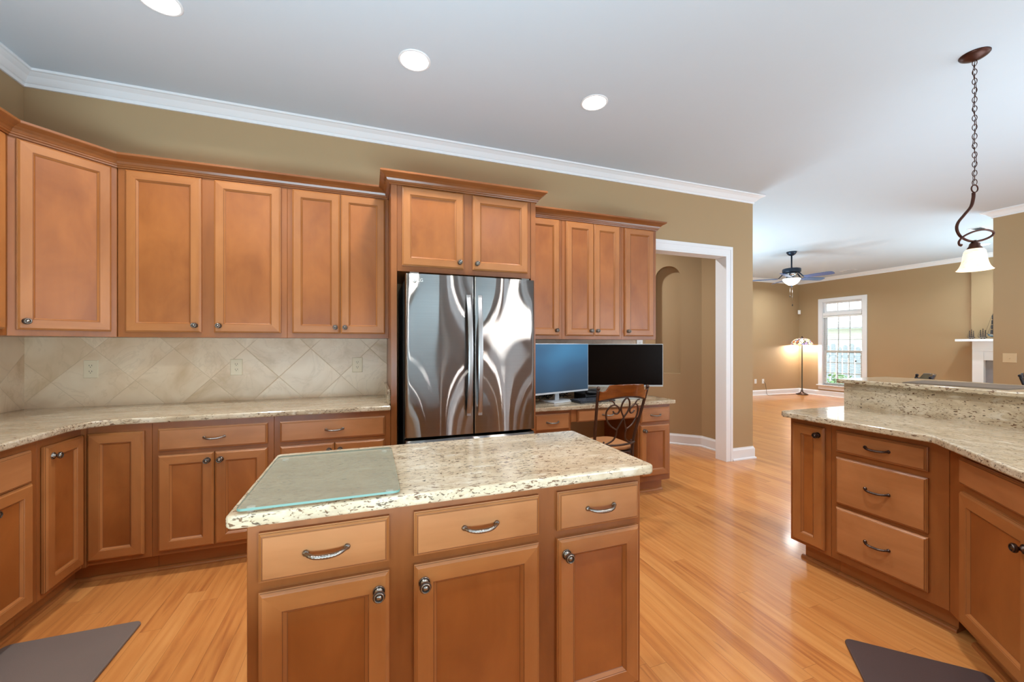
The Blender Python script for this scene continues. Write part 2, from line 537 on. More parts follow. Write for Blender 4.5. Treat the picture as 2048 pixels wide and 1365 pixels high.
# ------------------------------------------------------------------ mesh building
class MB:
    def __init__(s):
        s.v, s.f, s.mi, s.sm = [], [], [], []
    def add(s, verts, faces, mi=0, smooth=False):
        o = len(s.v)
        s.v += [tuple(p) for p in verts]
        for k, f in enumerate(faces):
            s.f.append([i + o for i in f])
            s.mi.append(mi[k] if isinstance(mi, list) else mi)
            s.sm.append(smooth)
        return s
    def box(s, x0, x1, y0, y1, z0, z1, mi=0):
        v = [(x, y, z) for z in (z0, z1) for y in (y0, y1) for x in (x0, x1)]
        f = [(0, 2, 3, 1), (4, 5, 7, 6), (0, 1, 5, 4), (2, 6, 7, 3), (0, 4, 6, 2), (1, 3, 7, 5)]
        return s.add(v, f, mi)
    def prism(s, poly, z0, z1, mi=0):
        n = len(poly)
        v = [(x, y, z0) for x, y in poly] + [(x, y, z1) for x, y in poly]
        f = [list(range(n))[::-1], list(range(n, 2 * n))]
        f += [(i, (i + 1) % n, n + (i + 1) % n, n + i) for i in range(n)]
        return s.add(v, f, mi)
    def extr(s, poly, axis, a0, a1, mi=0):
        """polygon in the two other axes extruded along axis ('X': poly is (y,z); 'Y': poly is (x,z))"""
        n = len(poly)
        def p(q, a):
            return (a, q[0], q[1]) if axis == 'X' else (q[0], a, q[1])
        v = [p(q, a0) for q in poly] + [p(q, a1) for q in poly]
        f = [list(range(n))[::-1], list(range(n, 2 * n))]
        f += [(i, (i + 1) % n, n + (i + 1) % n, n + i) for i in range(n)]
        return s.add(v, f, mi)
    def sweep(s, prof, path, mi=0, closed=False):
        """profile points (offset to the right of travel, z) along a 2D path with mitred corners"""
        n = len(path)
        P = [Vector(p) for p in path]
        rings = []
        for i in range(n):
            a = P[i - 1] if (i > 0 or closed) else None
            c = P[(i + 1) % n] if (i < n - 1 or closed) else None
            d1 = (P[i] - a).normalized() if a is not None else (c - P[i]).normalized()
            d2 = (c - P[i]).normalized() if c is not None else d1
            n1, n2 = Vector((d1.y, -d1.x)), Vector((d2.y, -d2.x))
            m = (n1 + n2)
            m = m / max(1e-6, m.dot(n1))
            rings.append([(P[i].x + m.x * o, P[i].y + m.y * o, z) for o, z in prof])
        k = len(prof)
        v = [p for r in rings for p in r]
        f = []
        for i in range(n if closed else n - 1):
            j = (i + 1) % n
            for q in range(k):
                t = (q + 1) % k
                f.append((i * k + q, i * k + t, j * k + t, j * k + q))
        if not closed:
            f.append(list(range(k)))
            f.append([(n - 1) * k + q for q in range(k)][::-1])
        return s.add(v, f, mi)
    def lathe(s, prof, n=24, at=(0, 0, 0), axis='Z', mi=0, smooth=True, cap=True):
        v, f = [], []
        for r, z in prof:
            for i in range(n):
                t = 2 * math.pi * i / n
                x, y = r * math.cos(t), r * math.sin(t)
                if axis == 'Z':
                    p = (x, y, z)
                elif axis == '-Y':
                    p = (x, -z, y)
                elif axis == 'X':
                    p = (z, x, y)
                else:
                    p = (x, z, -y)
                v.append((p[0] + at[0], p[1] + at[1], p[2] + at[2]))
        m = len(prof)
        for i in range(m - 1):
            for j in range(n):
                k = (j + 1) % n
                f.append((i * n + j, i * n + k, (i + 1) * n + k, (i + 1) * n + j))
        if prof[0][0] > 1e-6 and cap:
            f.append(list(range(n))[::-1])
        if prof[-1][0] > 1e-6 and cap:
            f.append([(m - 1) * n + j for j in range(n)])
        return s.add(v, f, mi, smooth)
    def tube(s, pts, r, n=8, closed=False, mi=0, cs=None, twist=0.0):
        P = [Vector(p) for p in pts]
        m = len(P)
        T = []
        for i in range(m):
            a = P[(i - 1) % m] if (closed or i > 0) else P[i]
            b = P[(i + 1) % m] if (closed or i < m - 1) else P[i]
            d = (b - a)
            T.append(d.normalized() if d.length > 1e-9 else Vector((0, 0, 1)))
        up = Vector((0, 0, 1)) if abs(T[0].z) < 0.9 else Vector((1, 0, 0))
        N = (up - T[0] * up.dot(T[0])).normalized()
        v, f = [], []
        for i in range(m):
            N = (N - T[i] * N.dot(T[i]))
            N = N.normalized() if N.length > 1e-6 else T[i].orthogonal().normalized()
            B = T[i].cross(N)
            ri = r[i] if isinstance(r, (list, tuple)) else r
            for j in range(n):
                t = 2 * math.pi * j / n
                k = 1.0
                if cs:
                    k = 1 + cs * math.cos(3 * t)
                t += twist * i
                q = P[i] + (N * math.cos(t) + B * math.sin(t)) * ri * k
                v.append(tuple(q))
        rng = m if closed else m - 1
        for i in range(rng):
            a, b = i * n, ((i + 1) % m) * n
            for j in range(n):
                k = (j + 1) % n
                f.append((a + j, a + k, b + k, b + j))
        if not closed:
            f.append(list(range(n))[::-1])
            f.append([(m - 1) * n + j for j in range(n)])
        return s.add(v, f, mi, True)
    def blob(s, c, r, nu=14, nv=9, mi=0):
        v, f = [], []
        for i in range(nv + 1):
            p = math.pi * i / nv
            for j in range(nu):
                t = 2 * math.pi * j / nu
                v.append((c[0] + r[0] * math.sin(p) * math.cos(t), c[1] + r[1] * math.sin(p) * math.sin(t), c[2] - r[2] * math.cos(p)))
        for i in range(nv):
            for j in range(nu):
                k = (j + 1) % nu
                f.append((i * nu + j, i * nu + k, (i + 1) * nu + k, (i + 1) * nu + j))
        return s.add(v, f, mi, True)
    def panel(s, x0, x1, z0, z1, y0, rings, cap_mi=0, hmi=1, special=None):
        """front facing -y: rings of (inset, outward depth); top and bottom bands take hmi"""
        v, f, mi = [], [], []
        for ins, d in rings:
            v += [(x0 + ins, y0 - d, z0 + ins), (x1 - ins, y0 - d, z0 + ins), (x1 - ins, y0 - d, z1 - ins), (x0 + ins, y0 - d, z1 - ins)]
        m = len(rings)
        for i in range(m - 1):
            for j in range(4):
                k = (j + 1) % 4
                f.append((i * 4 + j, i * 4 + k, (i + 1) * 4 + k, (i + 1) * 4 + j))
                mi.append(special[i] if special and i in special else hmi if j in (0, 2) else 0)
        f.append([(m - 1) * 4 + j for j in range(4)])
        mi.append(cap_mi)
        f.append([3, 2, 1, 0])
        mi.append(0)
        return s.add(v, f, mi)
    def build(s, name, mats, parent=None, loc=None, rot=None, bevel=0.0, seg=2, recalc=True):
        me = bpy.data.meshes.new(name)
        me.from_pydata(s.v, [], s.f)
        if not isinstance(mats, (list, tuple)):
            mats = [mats]
        for m in mats:
            me.materials.append(m)
        for p, i, sm in zip(me.polygons, s.mi, s.sm):
            p.material_index = min(i, len(mats) - 1)
            p.use_smooth = sm
        if recalc:
            bm = bmesh.new()
            bm.from_mesh(me)
            bmesh.ops.recalc_face_normals(bm, faces=bm.faces)
            bm.to_mesh(me)
            bm.free()
        me.update()
        o = bpy.data.objects.new(name, me)
        C.objects.link(o)
        if parent is not None:
            o.parent = parent
        if loc is not None:
            o.location = loc
        if rot is not None:
            o.rotation_euler = rot
        if bevel > 0:
            b = o.modifiers.new('bevel', 'BEVEL')
            b.width = bevel
            b.segments = seg
            b.limit_method = 'ANGLE'
            b.angle_limit = R(35)
        return o

def smooth_pts(pts, k=6, closed=False):
    """Catmull-Rom through 3D points"""
    P = [Vector(p) for p in pts]
    n = len(P)
    out = []
    for i in range(n if closed else n - 1):
        p0 = P[(i - 1) % n] if (closed or i > 0) else P[i]
        p1, p2 = P[i], P[(i + 1) % n]
        p3 = P[(i + 2) % n] if (closed or i < n - 2) else p2
        for j in range(k):
            t = j / k
            out.append(0.5 * ((2 * p1) + (p2 - p0) * t + (2 * p0 - 5 * p1 + 4 * p2 - p3) * t * t + (3 * p1 - p0 - 3 * p2 + p3) * t ** 3))
    if not closed:
        out.append(P[-1])
    return out

def tag(o, label=None, cat=None, group=None, kind=None):
    if label:
        o['label'] = label
    if cat:
        o['category'] = cat
    if group:
        o['group'] = group
    if kind:
        o['kind'] = kind
    return o

def thing(name, label, cat, loc=(0, 0, 0), rz=0.0, group=None):
    o = bpy.data.objects.new(name, None)
    o.empty_display_size = 0.1
    C.objects.link(o)
    o.location = loc
    o.rotation_euler = (0, 0, rz)
    return tag(o, label, cat, group)

def struct(name, mb, mat, **kw):
    return tag(mb.build(name, mat, **kw), kind='structure')

def copy_tree(o, parent=None):
    c = o.copy()
    C.objects.link(c)
    c.parent = parent
    for ch in [x for x in bpy.data.objects if x.parent == o]:
        copy_tree(ch, c)
    return c

def round_rect(x0, x1, y0, y1, r, k=6):
    out = []
    for cx, cy, a0 in ((x1 - r, y1 - r, 0), (x0 + r, y1 - r, 90), (x0 + r, y0 + r, 180), (x1 - r, y0 + r, 270)):
        for i in range(k + 1):
            a = R(a0 + 90 * i / k)
            out.append((cx + r * math.cos(a), cy + r * math.sin(a)))
    return out

# ------------------------------------------------------------------ the room
XL, YB = -2.077, 3.432           # left wall, back wall
XE = 4.21                        # free end of the back wall
XF, YF = 11.053, 7.614           # living room: window wall and far wall
XD, YD = 7.62, 2.766             # wall with the light switch and where it ends
YR = -3.2                        # wall behind the camera
BRX, BR0, BR1 = 10.97, 4.27, 2.5 # chimney breast

struct('floor', MB().box(XL - 0.2, XF + 0.2, YR - 0.2, YF + 0.2, -0.1, 0.0), oak)
struct('ceiling', MB().box(XL - 0.2, XF + 0.2, YR - 0.2, YF + 0.2, CEIL, CEIL + 0.12), ceil_paint)
struct('wall_left', MB().box(XL - 0.12, XL, YR, YB + 0.12, 0, CEIL), wall_paint)
w = MB()
w.box(XL, 2.70, YB, YB + 0.12, 0, CEIL)
w.box(2.70, 3.80, YB, YB + 0.12, 2.335, CEIL)
w.box(3.80, XE, YB, YB + 0.12, 0, CEIL)
struct('wall_back', w, wall_paint)
# hallway behind the opening: straight wall shared with the living room, diagonal wall with the arched niche
struct('wall_partition', MB().box(4.06, XE, YB + 0.12, YF, 0, CEIL), wall_paint)

def niche_wall():
    # local frame: x along the wall (left to right seen from the kitchen), y into the wall
    o = MB()
    L, nx0, nx1, nz0, nzs = 1.9, 1.33, 1.643, 0.938, 2.222
    cx, r = (nx0 + nx1) / 2, (nx1 - nx0) / 2
    K = 16
    arc = [(cx - r * math.cos(math.pi * i / K), nzs + r * math.sin(math.pi * i / K)) for i in range(K + 1)]
    v, f = [], []
    def q(*pts):
        b = len(v)
        v.extend((x, y, z) for x, y, z in pts)
        f.append(list(range(b, b + len(pts))))
    q((0, 0, 0), (nx0, 0, 0), (nx0, 0, CEIL), (0, 0, CEIL))
    q((nx1, 0, 0), (L, 0, 0), (L, 0, CEIL), (nx1, 0, CEIL))
    q((nx0, 0, 0), (nx1, 0, 0), (nx1, 0, nz0), (nx0, 0, nz0))
    for i in range(K):
        a, b = arc[i], arc[i + 1]
        q((a[0], 0, a[1]), (b[0], 0, b[1]), (b[0], 0, CEIL), (a[0], 0, CEIL))
    outl = [(nx0, nz0), (nx1, nz0)] + arc[::-1]
    D = 0.1
    for i in range(len(outl)):
        a, b = outl[i], outl[(i + 1) % len(outl)]
        q((a[0], 0, a[1]), (b[0], 0, b[1]), (b[0], D, b[1]), (a[0], D, a[1]))
    q(*[(x, D, z) for x, z in outl])
    q((0, 0.2, 0), (L, 0.2, 0), (L, 0.2, CEIL), (0, 0.2, CEIL))
    q((0, 0, 0), (0, 0.2, 0), (0, 0.2, CEIL), (0, 0, CEIL))
    o.add(v, f)
    return o
niche = niche_wall()
# local x = (.707,-.707): ends at (4.06, 4.04)
nx = 4.062 - 1.9 * 0.70711
ny = 4.040 + 1.9 * 0.70711
struct('wall_hall', niche, wall_paint, loc=(nx, ny, 0), rot=(0, 0, R(-45)), recalc=False)
hb = MB()
hb.box(1.7, nx + 0.02, ny, ny + 0.1, 0, CEIL)
hb.box(1.6, 1.7, YB + 0.12, ny + 0.1, 0, CEIL)
struct('wall_hall_far', hb, wall_paint)
struct('wall_living_far', MB().box(XE, XF, YF, YF + 0.12, 0, CEIL), wall_paint)
# window wall
WY0, WY1, WZ0, WZ1 = 6.125, 7.010, 0.29, 2.42
w = MB()
w.box(XF, XF + 0.14, WY1, YF, 0, CEIL)
w.box(XF, XF + 0.14, 1.9, WY0, 0, CEIL)
w.box(XF, XF + 0.14, WY0, WY1, 0, WZ0)
w.box(XF, XF + 0.14, WY0, WY1, WZ1, CEIL)
struct('wall_window', w, wall_paint)
w = MB()
w.box(BRX, XF, BR1, BR0, 0, CEIL)
struct('wall_chimney', w, wall_paint)
struct('wall_living_front', MB().box(XD + 0.13, XF + 0.14, 1.78, 1.9, 0, CEIL), wall_paint)
# wall with the switch, with a window on the dining side nearer the camera than the picture shows
w = MB()
w.box(XD, XD + 0.13, 0.1, YD, 0, CEIL)
w.box(XD, XD + 0.13, -1.9, 0.1, 0, 0.6)
w.box(XD, XD + 0.13, -1.9, 0.1, 2.4, CEIL)
w.box(XD, XD + 0.13, YR, -1.9, 0, CEIL)
struct('wall_right', w, wall_paint)
w = MB()
xs = [XL, 2.6, 3.9, 5.55, 7.05, XD + 0.13]
for i in range(5):
    if i % 2 == 0:
        w.box(xs[i], xs[i + 1], YR - 0.12, YR, 0, CEIL)
    else:
        w.box(xs[i], xs[i + 1], YR - 0.12, YR, 0, 0.6)
        w.box(xs[i], xs[i + 1], YR - 0.12, YR, 2.4, CEIL)
struct('wall_rear', w, wall_paint)

# room crown moulding, one run round the rooms
CR = [(0, 2.965), (0.012, 2.965), (0.014, 2.985), (0.022, 2.988), (0.03, 2.996), (0.05, 3.018), (0.072, 3.03), (0.078, 3.034), (0.09, 3.036), (0.092, 3.052), (0, 3.052)]
crown = MB().sweep(CR, [(XL, YR), (XL, YB), (XE, YB), (XE, YF), (XF, YF), (XF, BR0), (BRX, BR0), (BRX, BR1), (XF, BR1), (XF, 1.9), (XD + 0.13, 1.9), (XD + 0.13, YD), (XD, YD), (XD, YR)])
struct('trim_1', crown, trim_paint)
BP = [(0, 0), (0.028, 0), (0.028, 0.012), (0.022, 0.02), (0.016, 0.022), (0.016, 0.112), (0.012, 0.122), (0.007, 0.128), (0.006, 0.138), (0, 0.140)]
struct('baseboard_back', MB().sweep(BP, [(3.885, YB), (XE, YB), (XE, YF), (XF, YF), (XF, BR0 + 0.003)]), trim_paint)
struct('baseboard_hall', MB().sweep(BP, [(nx - 0.1, ny - 0.002), (nx, ny - 0.002), (4.059, 4.04), (4.059, YB + 0.125)]), trim_paint)
struct('baseboard_right', MB().sweep(BP, [(XD + 0.13, 1.9), (XD + 0.13, YD), (XD, YD), (XD, YR + 0.02)]), trim_paint)

# cased opening
c = MB()
CP = 0.018
c.box(2.56, 3.885, YB - CP, YB, 2.335, 2.432)
c.box(2.56, 3.87, YB - CP - 0.006, YB - CP, 2.395, 2.420)
c.box(3.785, 3.885, YB - CP, YB, 0, 2.335)
c.box(3.848, 3.874, YB - CP - 0.006, YB - CP, 0, 2.395)
c.box(3.783, 3.7845, YB - CP, YB + 0.13, 0, 2.318)
c.box(3.7845, 3.80, YB, YB + 0.13, 0, 2.318)
c.box(2.70, 3.7845, YB - CP, YB + 0.13, 2.318, 2.3345)
struct('trim_2', c, trim_paint, bevel=0.002)

# ------------------------------------------------------------------ windows
def window_living():
    t = bpy.data.objects.new('window_1', None)
    C.objects.link(t)
    t.location = (XF, (WY0 + WY1) / 2, WZ0)
    tag(t, 'white framed window with grilles and transom beside the floor lamp', 'window', kind='structure')
    oy, oz = (WY0 + WY1) / 2, WZ0
    hw = (WY1 - WY0) / 2
    H = WZ1 - WZ0
    m = MB()                                   # casing on the room side
    m.box(-0.02, 0, hw, hw + 0.1, -0.01, H + 0.09)
    m.box(-0.02, 0, -hw - 0.1, -hw, -0.01, H + 0.09)
    m.box(-0.02, 0, -hw, hw, H, H + 0.09)
    m.build('casing', trim_paint, t, bevel=0.003)
    m = MB()
    m.box(-0.06, 0.10, -hw - 0.125, hw + 0.125, -0.022, 0)
    m.build('sill', trim_paint, t, bevel=0.003)
    MB().box(-0.022, 0, -hw - 0.1, hw + 0.1, -0.12, -0.022).build('apron', trim_paint, t, bevel=0.003)
    m = MB()                                   # jambs and mullion between sash and transom
    m.box(0, 0.12, hw - 0.012, hw, 0, H)
    m.box(0, 0.12, -hw, -hw + 0.012, 0, H)
    m.box(0, 0.12, -hw + 0.012, hw - 0.012, H - 0.012, H)
    m.box(-0.012, 0.119, -hw + 0.0125, hw - 0.0125, 2.066 - oz, 2.145 - oz)
    m.build('jamb', trim_paint, t, bevel=0.002)
    def sash(name, z0, z1, x, rows, bars=3):
        f = MB()
        w_ = 0.045
        f.box(x, x + 0.035, hw - 0.012 - w_, hw - 0.012, z0, z1)
        f.box(x, x + 0.035, -hw + 0.012, -hw + 0.012 + w_, z0, z1)
        f.box(x, x + 0.035, -hw + 0.012 + w_, hw - 0.012 - w_, z0, z0 + w_)
        f.box(x, x + 0.035, -hw + 0.012 + w_, hw - 0.012 - w_, z1 - w_ * 0.8, z1)
        s_ = f.build(name, trim_paint, t, bevel=0.002)
        g = MB()
        a, b = -hw + 0.057, hw - 0.057
        for i in range(1, bars):
            yy = a + (b - a) * i / bars
            g.box(x + 0.012, x + 0.026, yy - 0.008, yy + 0.008, z0 + w_, z1 - w_ * 0.8)
        for i in range(1, rows):
            zz = z0 + w_ + (z1 - z0 - 1.8 * w_) * i / rows
            g.box(x + 0.012, x + 0.026, a, b, zz - 0.008, zz + 0.008)
        g.build('grille', trim_paint, s_)
        MB().box(x + 0.017, x + 0.020, a, b, z0 + w_, z1 - w_ * 0.8).build('pane', pane_m, s_)
        return s_
    sash('lower_sash', 0.0, 1.175 - oz, 0.04, 3)
    sash('upper_sash', 1.125 - oz, 2.066 - oz, 0.078, 3)
    sash('transom_sash', 2.145 - oz, WZ1 - oz - 0.012, 0.05, 1)
    lk = MB().box(0.02, 0.04, -0.30, -0.27, 0.62, 0.65)
    lk.build('sash_tag', black_pl, t)
    b = MB()                                   # open blinds: thin tilted slats
    z = 0.06
    while z < 2.03 - oz:
        b.add([(0.002, -hw + 0.02, z), (0.036, -hw + 0.02, z + 0.003), (0.036, hw - 0.02, z + 0.003), (0.002, hw - 0.02, z)], [(0, 1, 2, 3)])
        b.add([(0.002, -hw + 0.02, z + .002), (0.036, -hw + 0.02, z + 0.005), (0.036, hw - 0.02, z + 0.005), (0.002, hw - 0.02, z + .002)], [(0, 1, 2, 3)])
        z += 0.055
    b.box(0.002, 0.038, -hw + 0.014, hw - 0.014, 2.02 - oz, 2.06 - oz)
    b.build('blind', white_pl, t)
window_living()

def plain_window(name, loc, rz, wd, ht):
    t = bpy.data.objects.new(name, None)
    C.objects.link(t)
    t.location = loc
    t.rotation_euler = (0, 0, rz)
    tag(t, 'tall white window lighting the kitchen from outside the picture', 'window', kind='structure')
    m = MB()
    m.box(-wd / 2 - 0.1, -wd / 2, -0.02, 0, -0.1, ht + 0.1)
    m.box(wd / 2, wd / 2 + 0.1, -0.02, 0, -0.1, ht + 0.1)
    m.box(-wd / 2, wd / 2, -0.02, 0, ht, ht + 0.1)
    m.box(-wd / 2, wd / 2, -0.02, 0, -0.1, 0)
    for a, b in ((-wd / 2, -wd / 2 + 0.05), (-0.03, 0.03), (wd / 2 - 0.05, wd / 2)):
        m.box(a, b, 0.03, 0.07, 0, ht)
    for a, b in ((0, 0.05), (ht / 2 - 0.025, ht / 2 + 0.025), (ht - 0.05, ht)):
        m.box(-wd / 2, wd / 2, 0.03, 0.07, a, b)
    m.build('window_frame', trim_paint, t)
    MB().box(-wd / 2, wd / 2, 0.046, 0.05, 0, ht).build('pane', pane_m, t)
plain_window('window_2', (3.25, YR, 0.6), R(180), 1.3, 1.8)
plain_window('window_3', (6.3, YR, 0.6), R(180), 1.5, 1.8)  # added window, unseen: set clear of the refrigerator's reflection to let in light
plain_window('window_4', (XD, -0.9, 0.6), R(-90), 2.0, 1.8)

# ------------------------------------------------------------------ outside the living-room window
struct('ground_outside', MB().box(XF + 0.14, 30, -6, 20, -0.6, -0.5), ground_m)
hs = thing('neighbour_house', 'pale brick house with a light shingle roof seen through the window', 'house', (17.0, 7.5, -0.5))
MB().box(0, 4, -8, 8, 0, 2.62).build('brick_wall', brick_m, hs)
MB().extr([(-0.45, 2.52), (-0.45, 2.62), (3.0, 5.2), (6.5, 2.62), (6.5, 2.52)], 'Y', -8.3, 8.3).build('roof', roof_m, hs)
e = MB().box(-0.47, -0.43, -8.3, 8.3, 2.42, 2.68)
e.box(-0.43, 0, -8.3, 8.3, 2.44, 2.47)
e.build('eave', soffit_m, hs)
fn = thing('picket_fence', 'weathered grey wooden fence behind the shrub outside the window', 'fence', (14.2, 5, -0.5))
rl = MB()
rl.box(0.02, 0.06, 0.5, 6.0, 0.4, 0.5)
rl.box(0.02, 0.06, 0.5, 6.0, 1.4, 1.5)
rl.build('rail', fence_m, fn)
y = 1.0
k = 0
while y < 5.6:
    hgt = 1.86 - 0.05 * ((k * 7) % 3)
    MB().extr([(y, 0), (y + 0.13, 0), (y + 0.13, hgt - 0.05), (y + 0.1, hgt), (y + 0.03, hgt), (y, hgt - 0.05)], 'X', 0.0, 0.02).build('picket', fence_m, fn)
    y += 0.175
    k += 1
sh = MB()
for i in range(260):
    a, b_, r_ = random.uniform(0, 6.28), random.uniform(0.05, 1), random.uniform(0.5, 1)
    cx, cy, cz = 13.1 + 0.45 * r_ * math.cos(a) * b_, 7.9 + 0.75 * r_ * math.sin(a) * b_, -0.5 + 0.75 * (1 - b_ * b_) * r_ + random.uniform(0.05, 0.35)
    d = Vector((random.gauss(0, 1), random.gauss(0, 1), random.gauss(0, 1))).normalized()
    e1 = d.orthogonal().normalized()
    e2 = d.cross(e1)
    s_ = random.uniform(0.05, 0.09)
    p = Vector((cx, cy, cz))
    sh.add([p - e1 * s_, p + e2 * s_ * .5, p + e1 * s_, p - e2 * s_ * .5], [(0, 1, 2, 3)])
sh.lathe([(0.0, -0.5), (0.3, -0.5), (0.42, -0.2), (0.36, 0.05), (0.0, 0.2)], 10, (13.1, 7.9, 0))
tag(sh.build('shrub', leaf_m), 'green leafy shrub in front of the grey fence outside', 'shrub')

# ------------------------------------------------------------------ hardware
def knob_mesh():
    m = MB()
    m.lathe([(0.0, 0.0), (0.0165, 0.0), (0.0165, 0.003), (0.0150, 0.0050)], 24, axis='-Y', cap=False)
    m.lathe([(0.0150, 0.0050), (0.0138, 0.0042), (0.0122, 0.0042)], 24, axis='-Y', cap=False, mi=1)
    m.lathe([(0.0122, 0.0042), (0.0115, 0.0062), (0.0090, 0.0085), (0.0065, 0.011), (0.0065, 0.017), (0.0105, 0.0195), (0.0150, 0.0220), (0.0165, 0.0260), (0.0158, 0.0300)], 24, axis='-Y', cap=False)
    m.lathe([(0.0158, 0.0300), (0.0142, 0.0305)], 24, axis='-Y', cap=False, mi=1)
    m.lathe([(0.0142, 0.0305), (0.0138, 0.0335), (0.0122, 0.0345), (0.0108, 0.0338)], 24, axis='-Y', cap=False)
    m.lathe([(0.0108, 0.0338), (0.0100, 0.0318), (0.0072, 0.0318)], 24, axis='-Y', cap=False, mi=1)
    m.lathe([(0.0072, 0.0318), (0.0062, 0.0332), (0.0, 0.0340)], 24, axis='-Y', cap=False)
    return m
def pull_mesh():
    m = MB()
    pts, rr = [], []
    n = 96
    for i in range(n + 1):
        t = -1 + 2 * i / n
        x = 0.050 * t
        y = -0.005 - 0.024 * (1 - abs(t) ** 3.4)
        pts.append((x, y, -0.005 * (1 - t * t)))
        rr.append(0.0050 + 0.0012 * (1 - t * t))
    m.tube(pts, rr, 12, cs=0.07, twist=0.30)
    for s_ in (-1, 1):
        m.lathe([(0.0, 0.0), (0.0085, 0.0), (0.0085, 0.003), (0.007, 0.007), (0.0, 0.010)], 14, (s_ * 0.050, 0, 0), axis='-Y')
    return m
_kn = knob_mesh().build('knob', [pewter, plain('pewter_recess', rgb(62, 54, 48), 0.5, 0.8)])
_knd = knob_mesh().build('knob', [dark_pewter, plain('bronze_recess', rgb(34, 28, 26), 0.5, 0.8)])
_pl = pull_mesh().build('handle', pewter)
_pld = pull_mesh().build('handle', dark_pewter)
KNOB, KNOBD, PULL, PULLD = _kn.data, _knd.data, _pl.data, _pld.data
for o in (_kn, _knd, _pl, _pld):
    bpy.data.objects.remove(o)

def put(name, me, parent, loc, rot=(0, 0, 0), scale=None):
    o = bpy.data.objects.new(name, me)
    C.objects.link(o)
    o.parent = parent
    o.location = loc
    o.rotation_euler = rot
    if scale:
        o.scale = scale
    return o

DOOR = [(0, 0), (0, 0.011), (0.003, 0.0125), (0.003, 0.0145), (0.008, 0.0185), (0.010, 0.0205), (0.053, 0.0205), (0.0545, 0.0182), (0.0562, 0.0182), (0.0640, 0.0095), (0.0655, 0.0085)]
DRAW = [(0, 0), (0, 0.011), (0.003, 0.0125), (0.003, 0.0145), (0.008, 0.0185), (0.0095, 0.0185), (0.011, 0.0205)]
GLAZE_D = {2: 3, 7: 3, 9: 3}
GLAZE_W = {2: 2, 4: 2}
glaze = plain('glaze_line', rgb(118, 70, 38), 0.4, noise=0.1)
DMAT = [maple, maple_h, maple_panel, glaze]
maple_drawer = wood('maple_drawer', rgb(186, 126, 78), rgb(156, 99, 56), 'X', blot=(1.4, 2.2, 3.0))
WMAT = [maple, maple_drawer, glaze]

def door(parent, x0, x1, z0, z1, knob=None, dark=False, y=0.0, hinge=None):
    d = MB().panel(x0, x1, z0, z1, y, DOOR, cap_mi=2, special=GLAZE_D).build('door', DMAT, parent)
    if knob:
        put('knob', KNOBD if dark else KNOB, d, (knob[0], y - 0.0200, knob[1]))
    return d
def drawer(parent, x0, x1, z0, z1, pull=True, dark=False, y=0.0, name='drawer'):
    d = MB().panel(x0, x1, z0, z1, y, DRAW, cap_mi=1, hmi=1, special=GLAZE_W).build(name, WMAT, parent)
    if pull:
        put('handle', PULLD if dark else PULL, d, ((x0 + x1) / 2, y - 0.0195, (z0 + z1) / 2))
    return d

G = 0.0006
def base_cab(label, loc, rz, w_, dep=0.60, h=0.88, toe=True, toe_in=0.075, shoe=(0, 0), group=None, name='base_cabinet', cat='base cabinet', ends=(0, 0)):
    t = thing(name, label, cat, loc, rz, group)
    MB().box(G, w_ - G, 0, dep, 0.115 if toe else 0.0, h).build('body', maple_frame_shaded, t, bevel=0.0012, seg=1)
    if toe:
        MB().box(G + ends[0], w_ - G - ends[1], toe_in, dep, 0.0, 0.115).build('toe_kick', maple_h, t)
        MB().extr([(toe_in - 0.019, 0), (toe_in - 0.019, 0.008), (toe_in - 0.016, 0.014), (toe_in - 0.009, 0.0185), (toe_in, 0.02), (toe_in, 0)], 'X', G + ends[0] - shoe[0], w_ - G - ends[1] + shoe[1]).build('shoe_molding', maple_h, t)
    return t
UZ0, UZ1 = 1.370, 2.44
def wall_cab(label, loc, rz, w_, dep=0.305, h=UZ1 - UZ0, group=None):
    t = thing('wall_cabinet', label, 'wall cabinet', (loc[0], loc[1], UZ0), rz, group)
    MB().box(G, w_ - G, 0, dep - 0.002, 0, h).build('body', maple_frame_shaded, t, bevel=0.0012, seg=1)
    return t
UD0, UD1 = 1.402 - UZ0, 2.405 - UZ0
YU, YC = 3.127, 2.822            # face planes of the wall and base cabinets
KZ = 0.075

# --- wall cabinets on the back wall
t = wall_cab('maple wall cabinet with two doors parted by a wide stile, beside the diagonal corner one', (-1.464, YU), 0, 0.924)
door(t, 0.041, 0.431, UD0, UD1, (0.431 - 0.03, UD0 + 0.045))
door(t, 0.501, 0.886, UD0, UD1, (0.501 + 0.03, UD0 + 0.045))
t = wall_cab('maple wall cabinet with two touching doors, left of the refrigerator', (-0.540, YU), 0, 0.674)
door(t, 0.032, 0.337, UD0, UD1, (0.337 - 0.03, UD0 + 0.045))
door(t, 0.341, 0.646, UD0, UD1, (0.341 + 0.03, UD0 + 0.045))
t = wall_cab('narrow maple wall cabinet whose left edge hides behind the refrigerator surround', (1.198, YU), 0, 0.380)
door(t, 0.032, 0.350, UD0, UD1, (0.350 - 0.03, UD0 + 0.045))
t = wall_cab('maple wall cabinet with two narrow touching doors above the computer monitors', (1.578, YU), 0, 0.612)
door(t, 0.033, 0.311, UD0, UD1, (0.311 - 0.03, UD0 + 0.045))
door(t, 0.315, 0.585, UD0, UD1, (0.315 + 0.03, UD0 + 0.045))
t = wall_cab('single door maple wall cabinet at the end beside the hall opening', (2.190, YU), 0, 0.390)
door(t, 0.030, 0.352, UD0, UD1, (0.030 + 0.03, UD0 + 0.045))
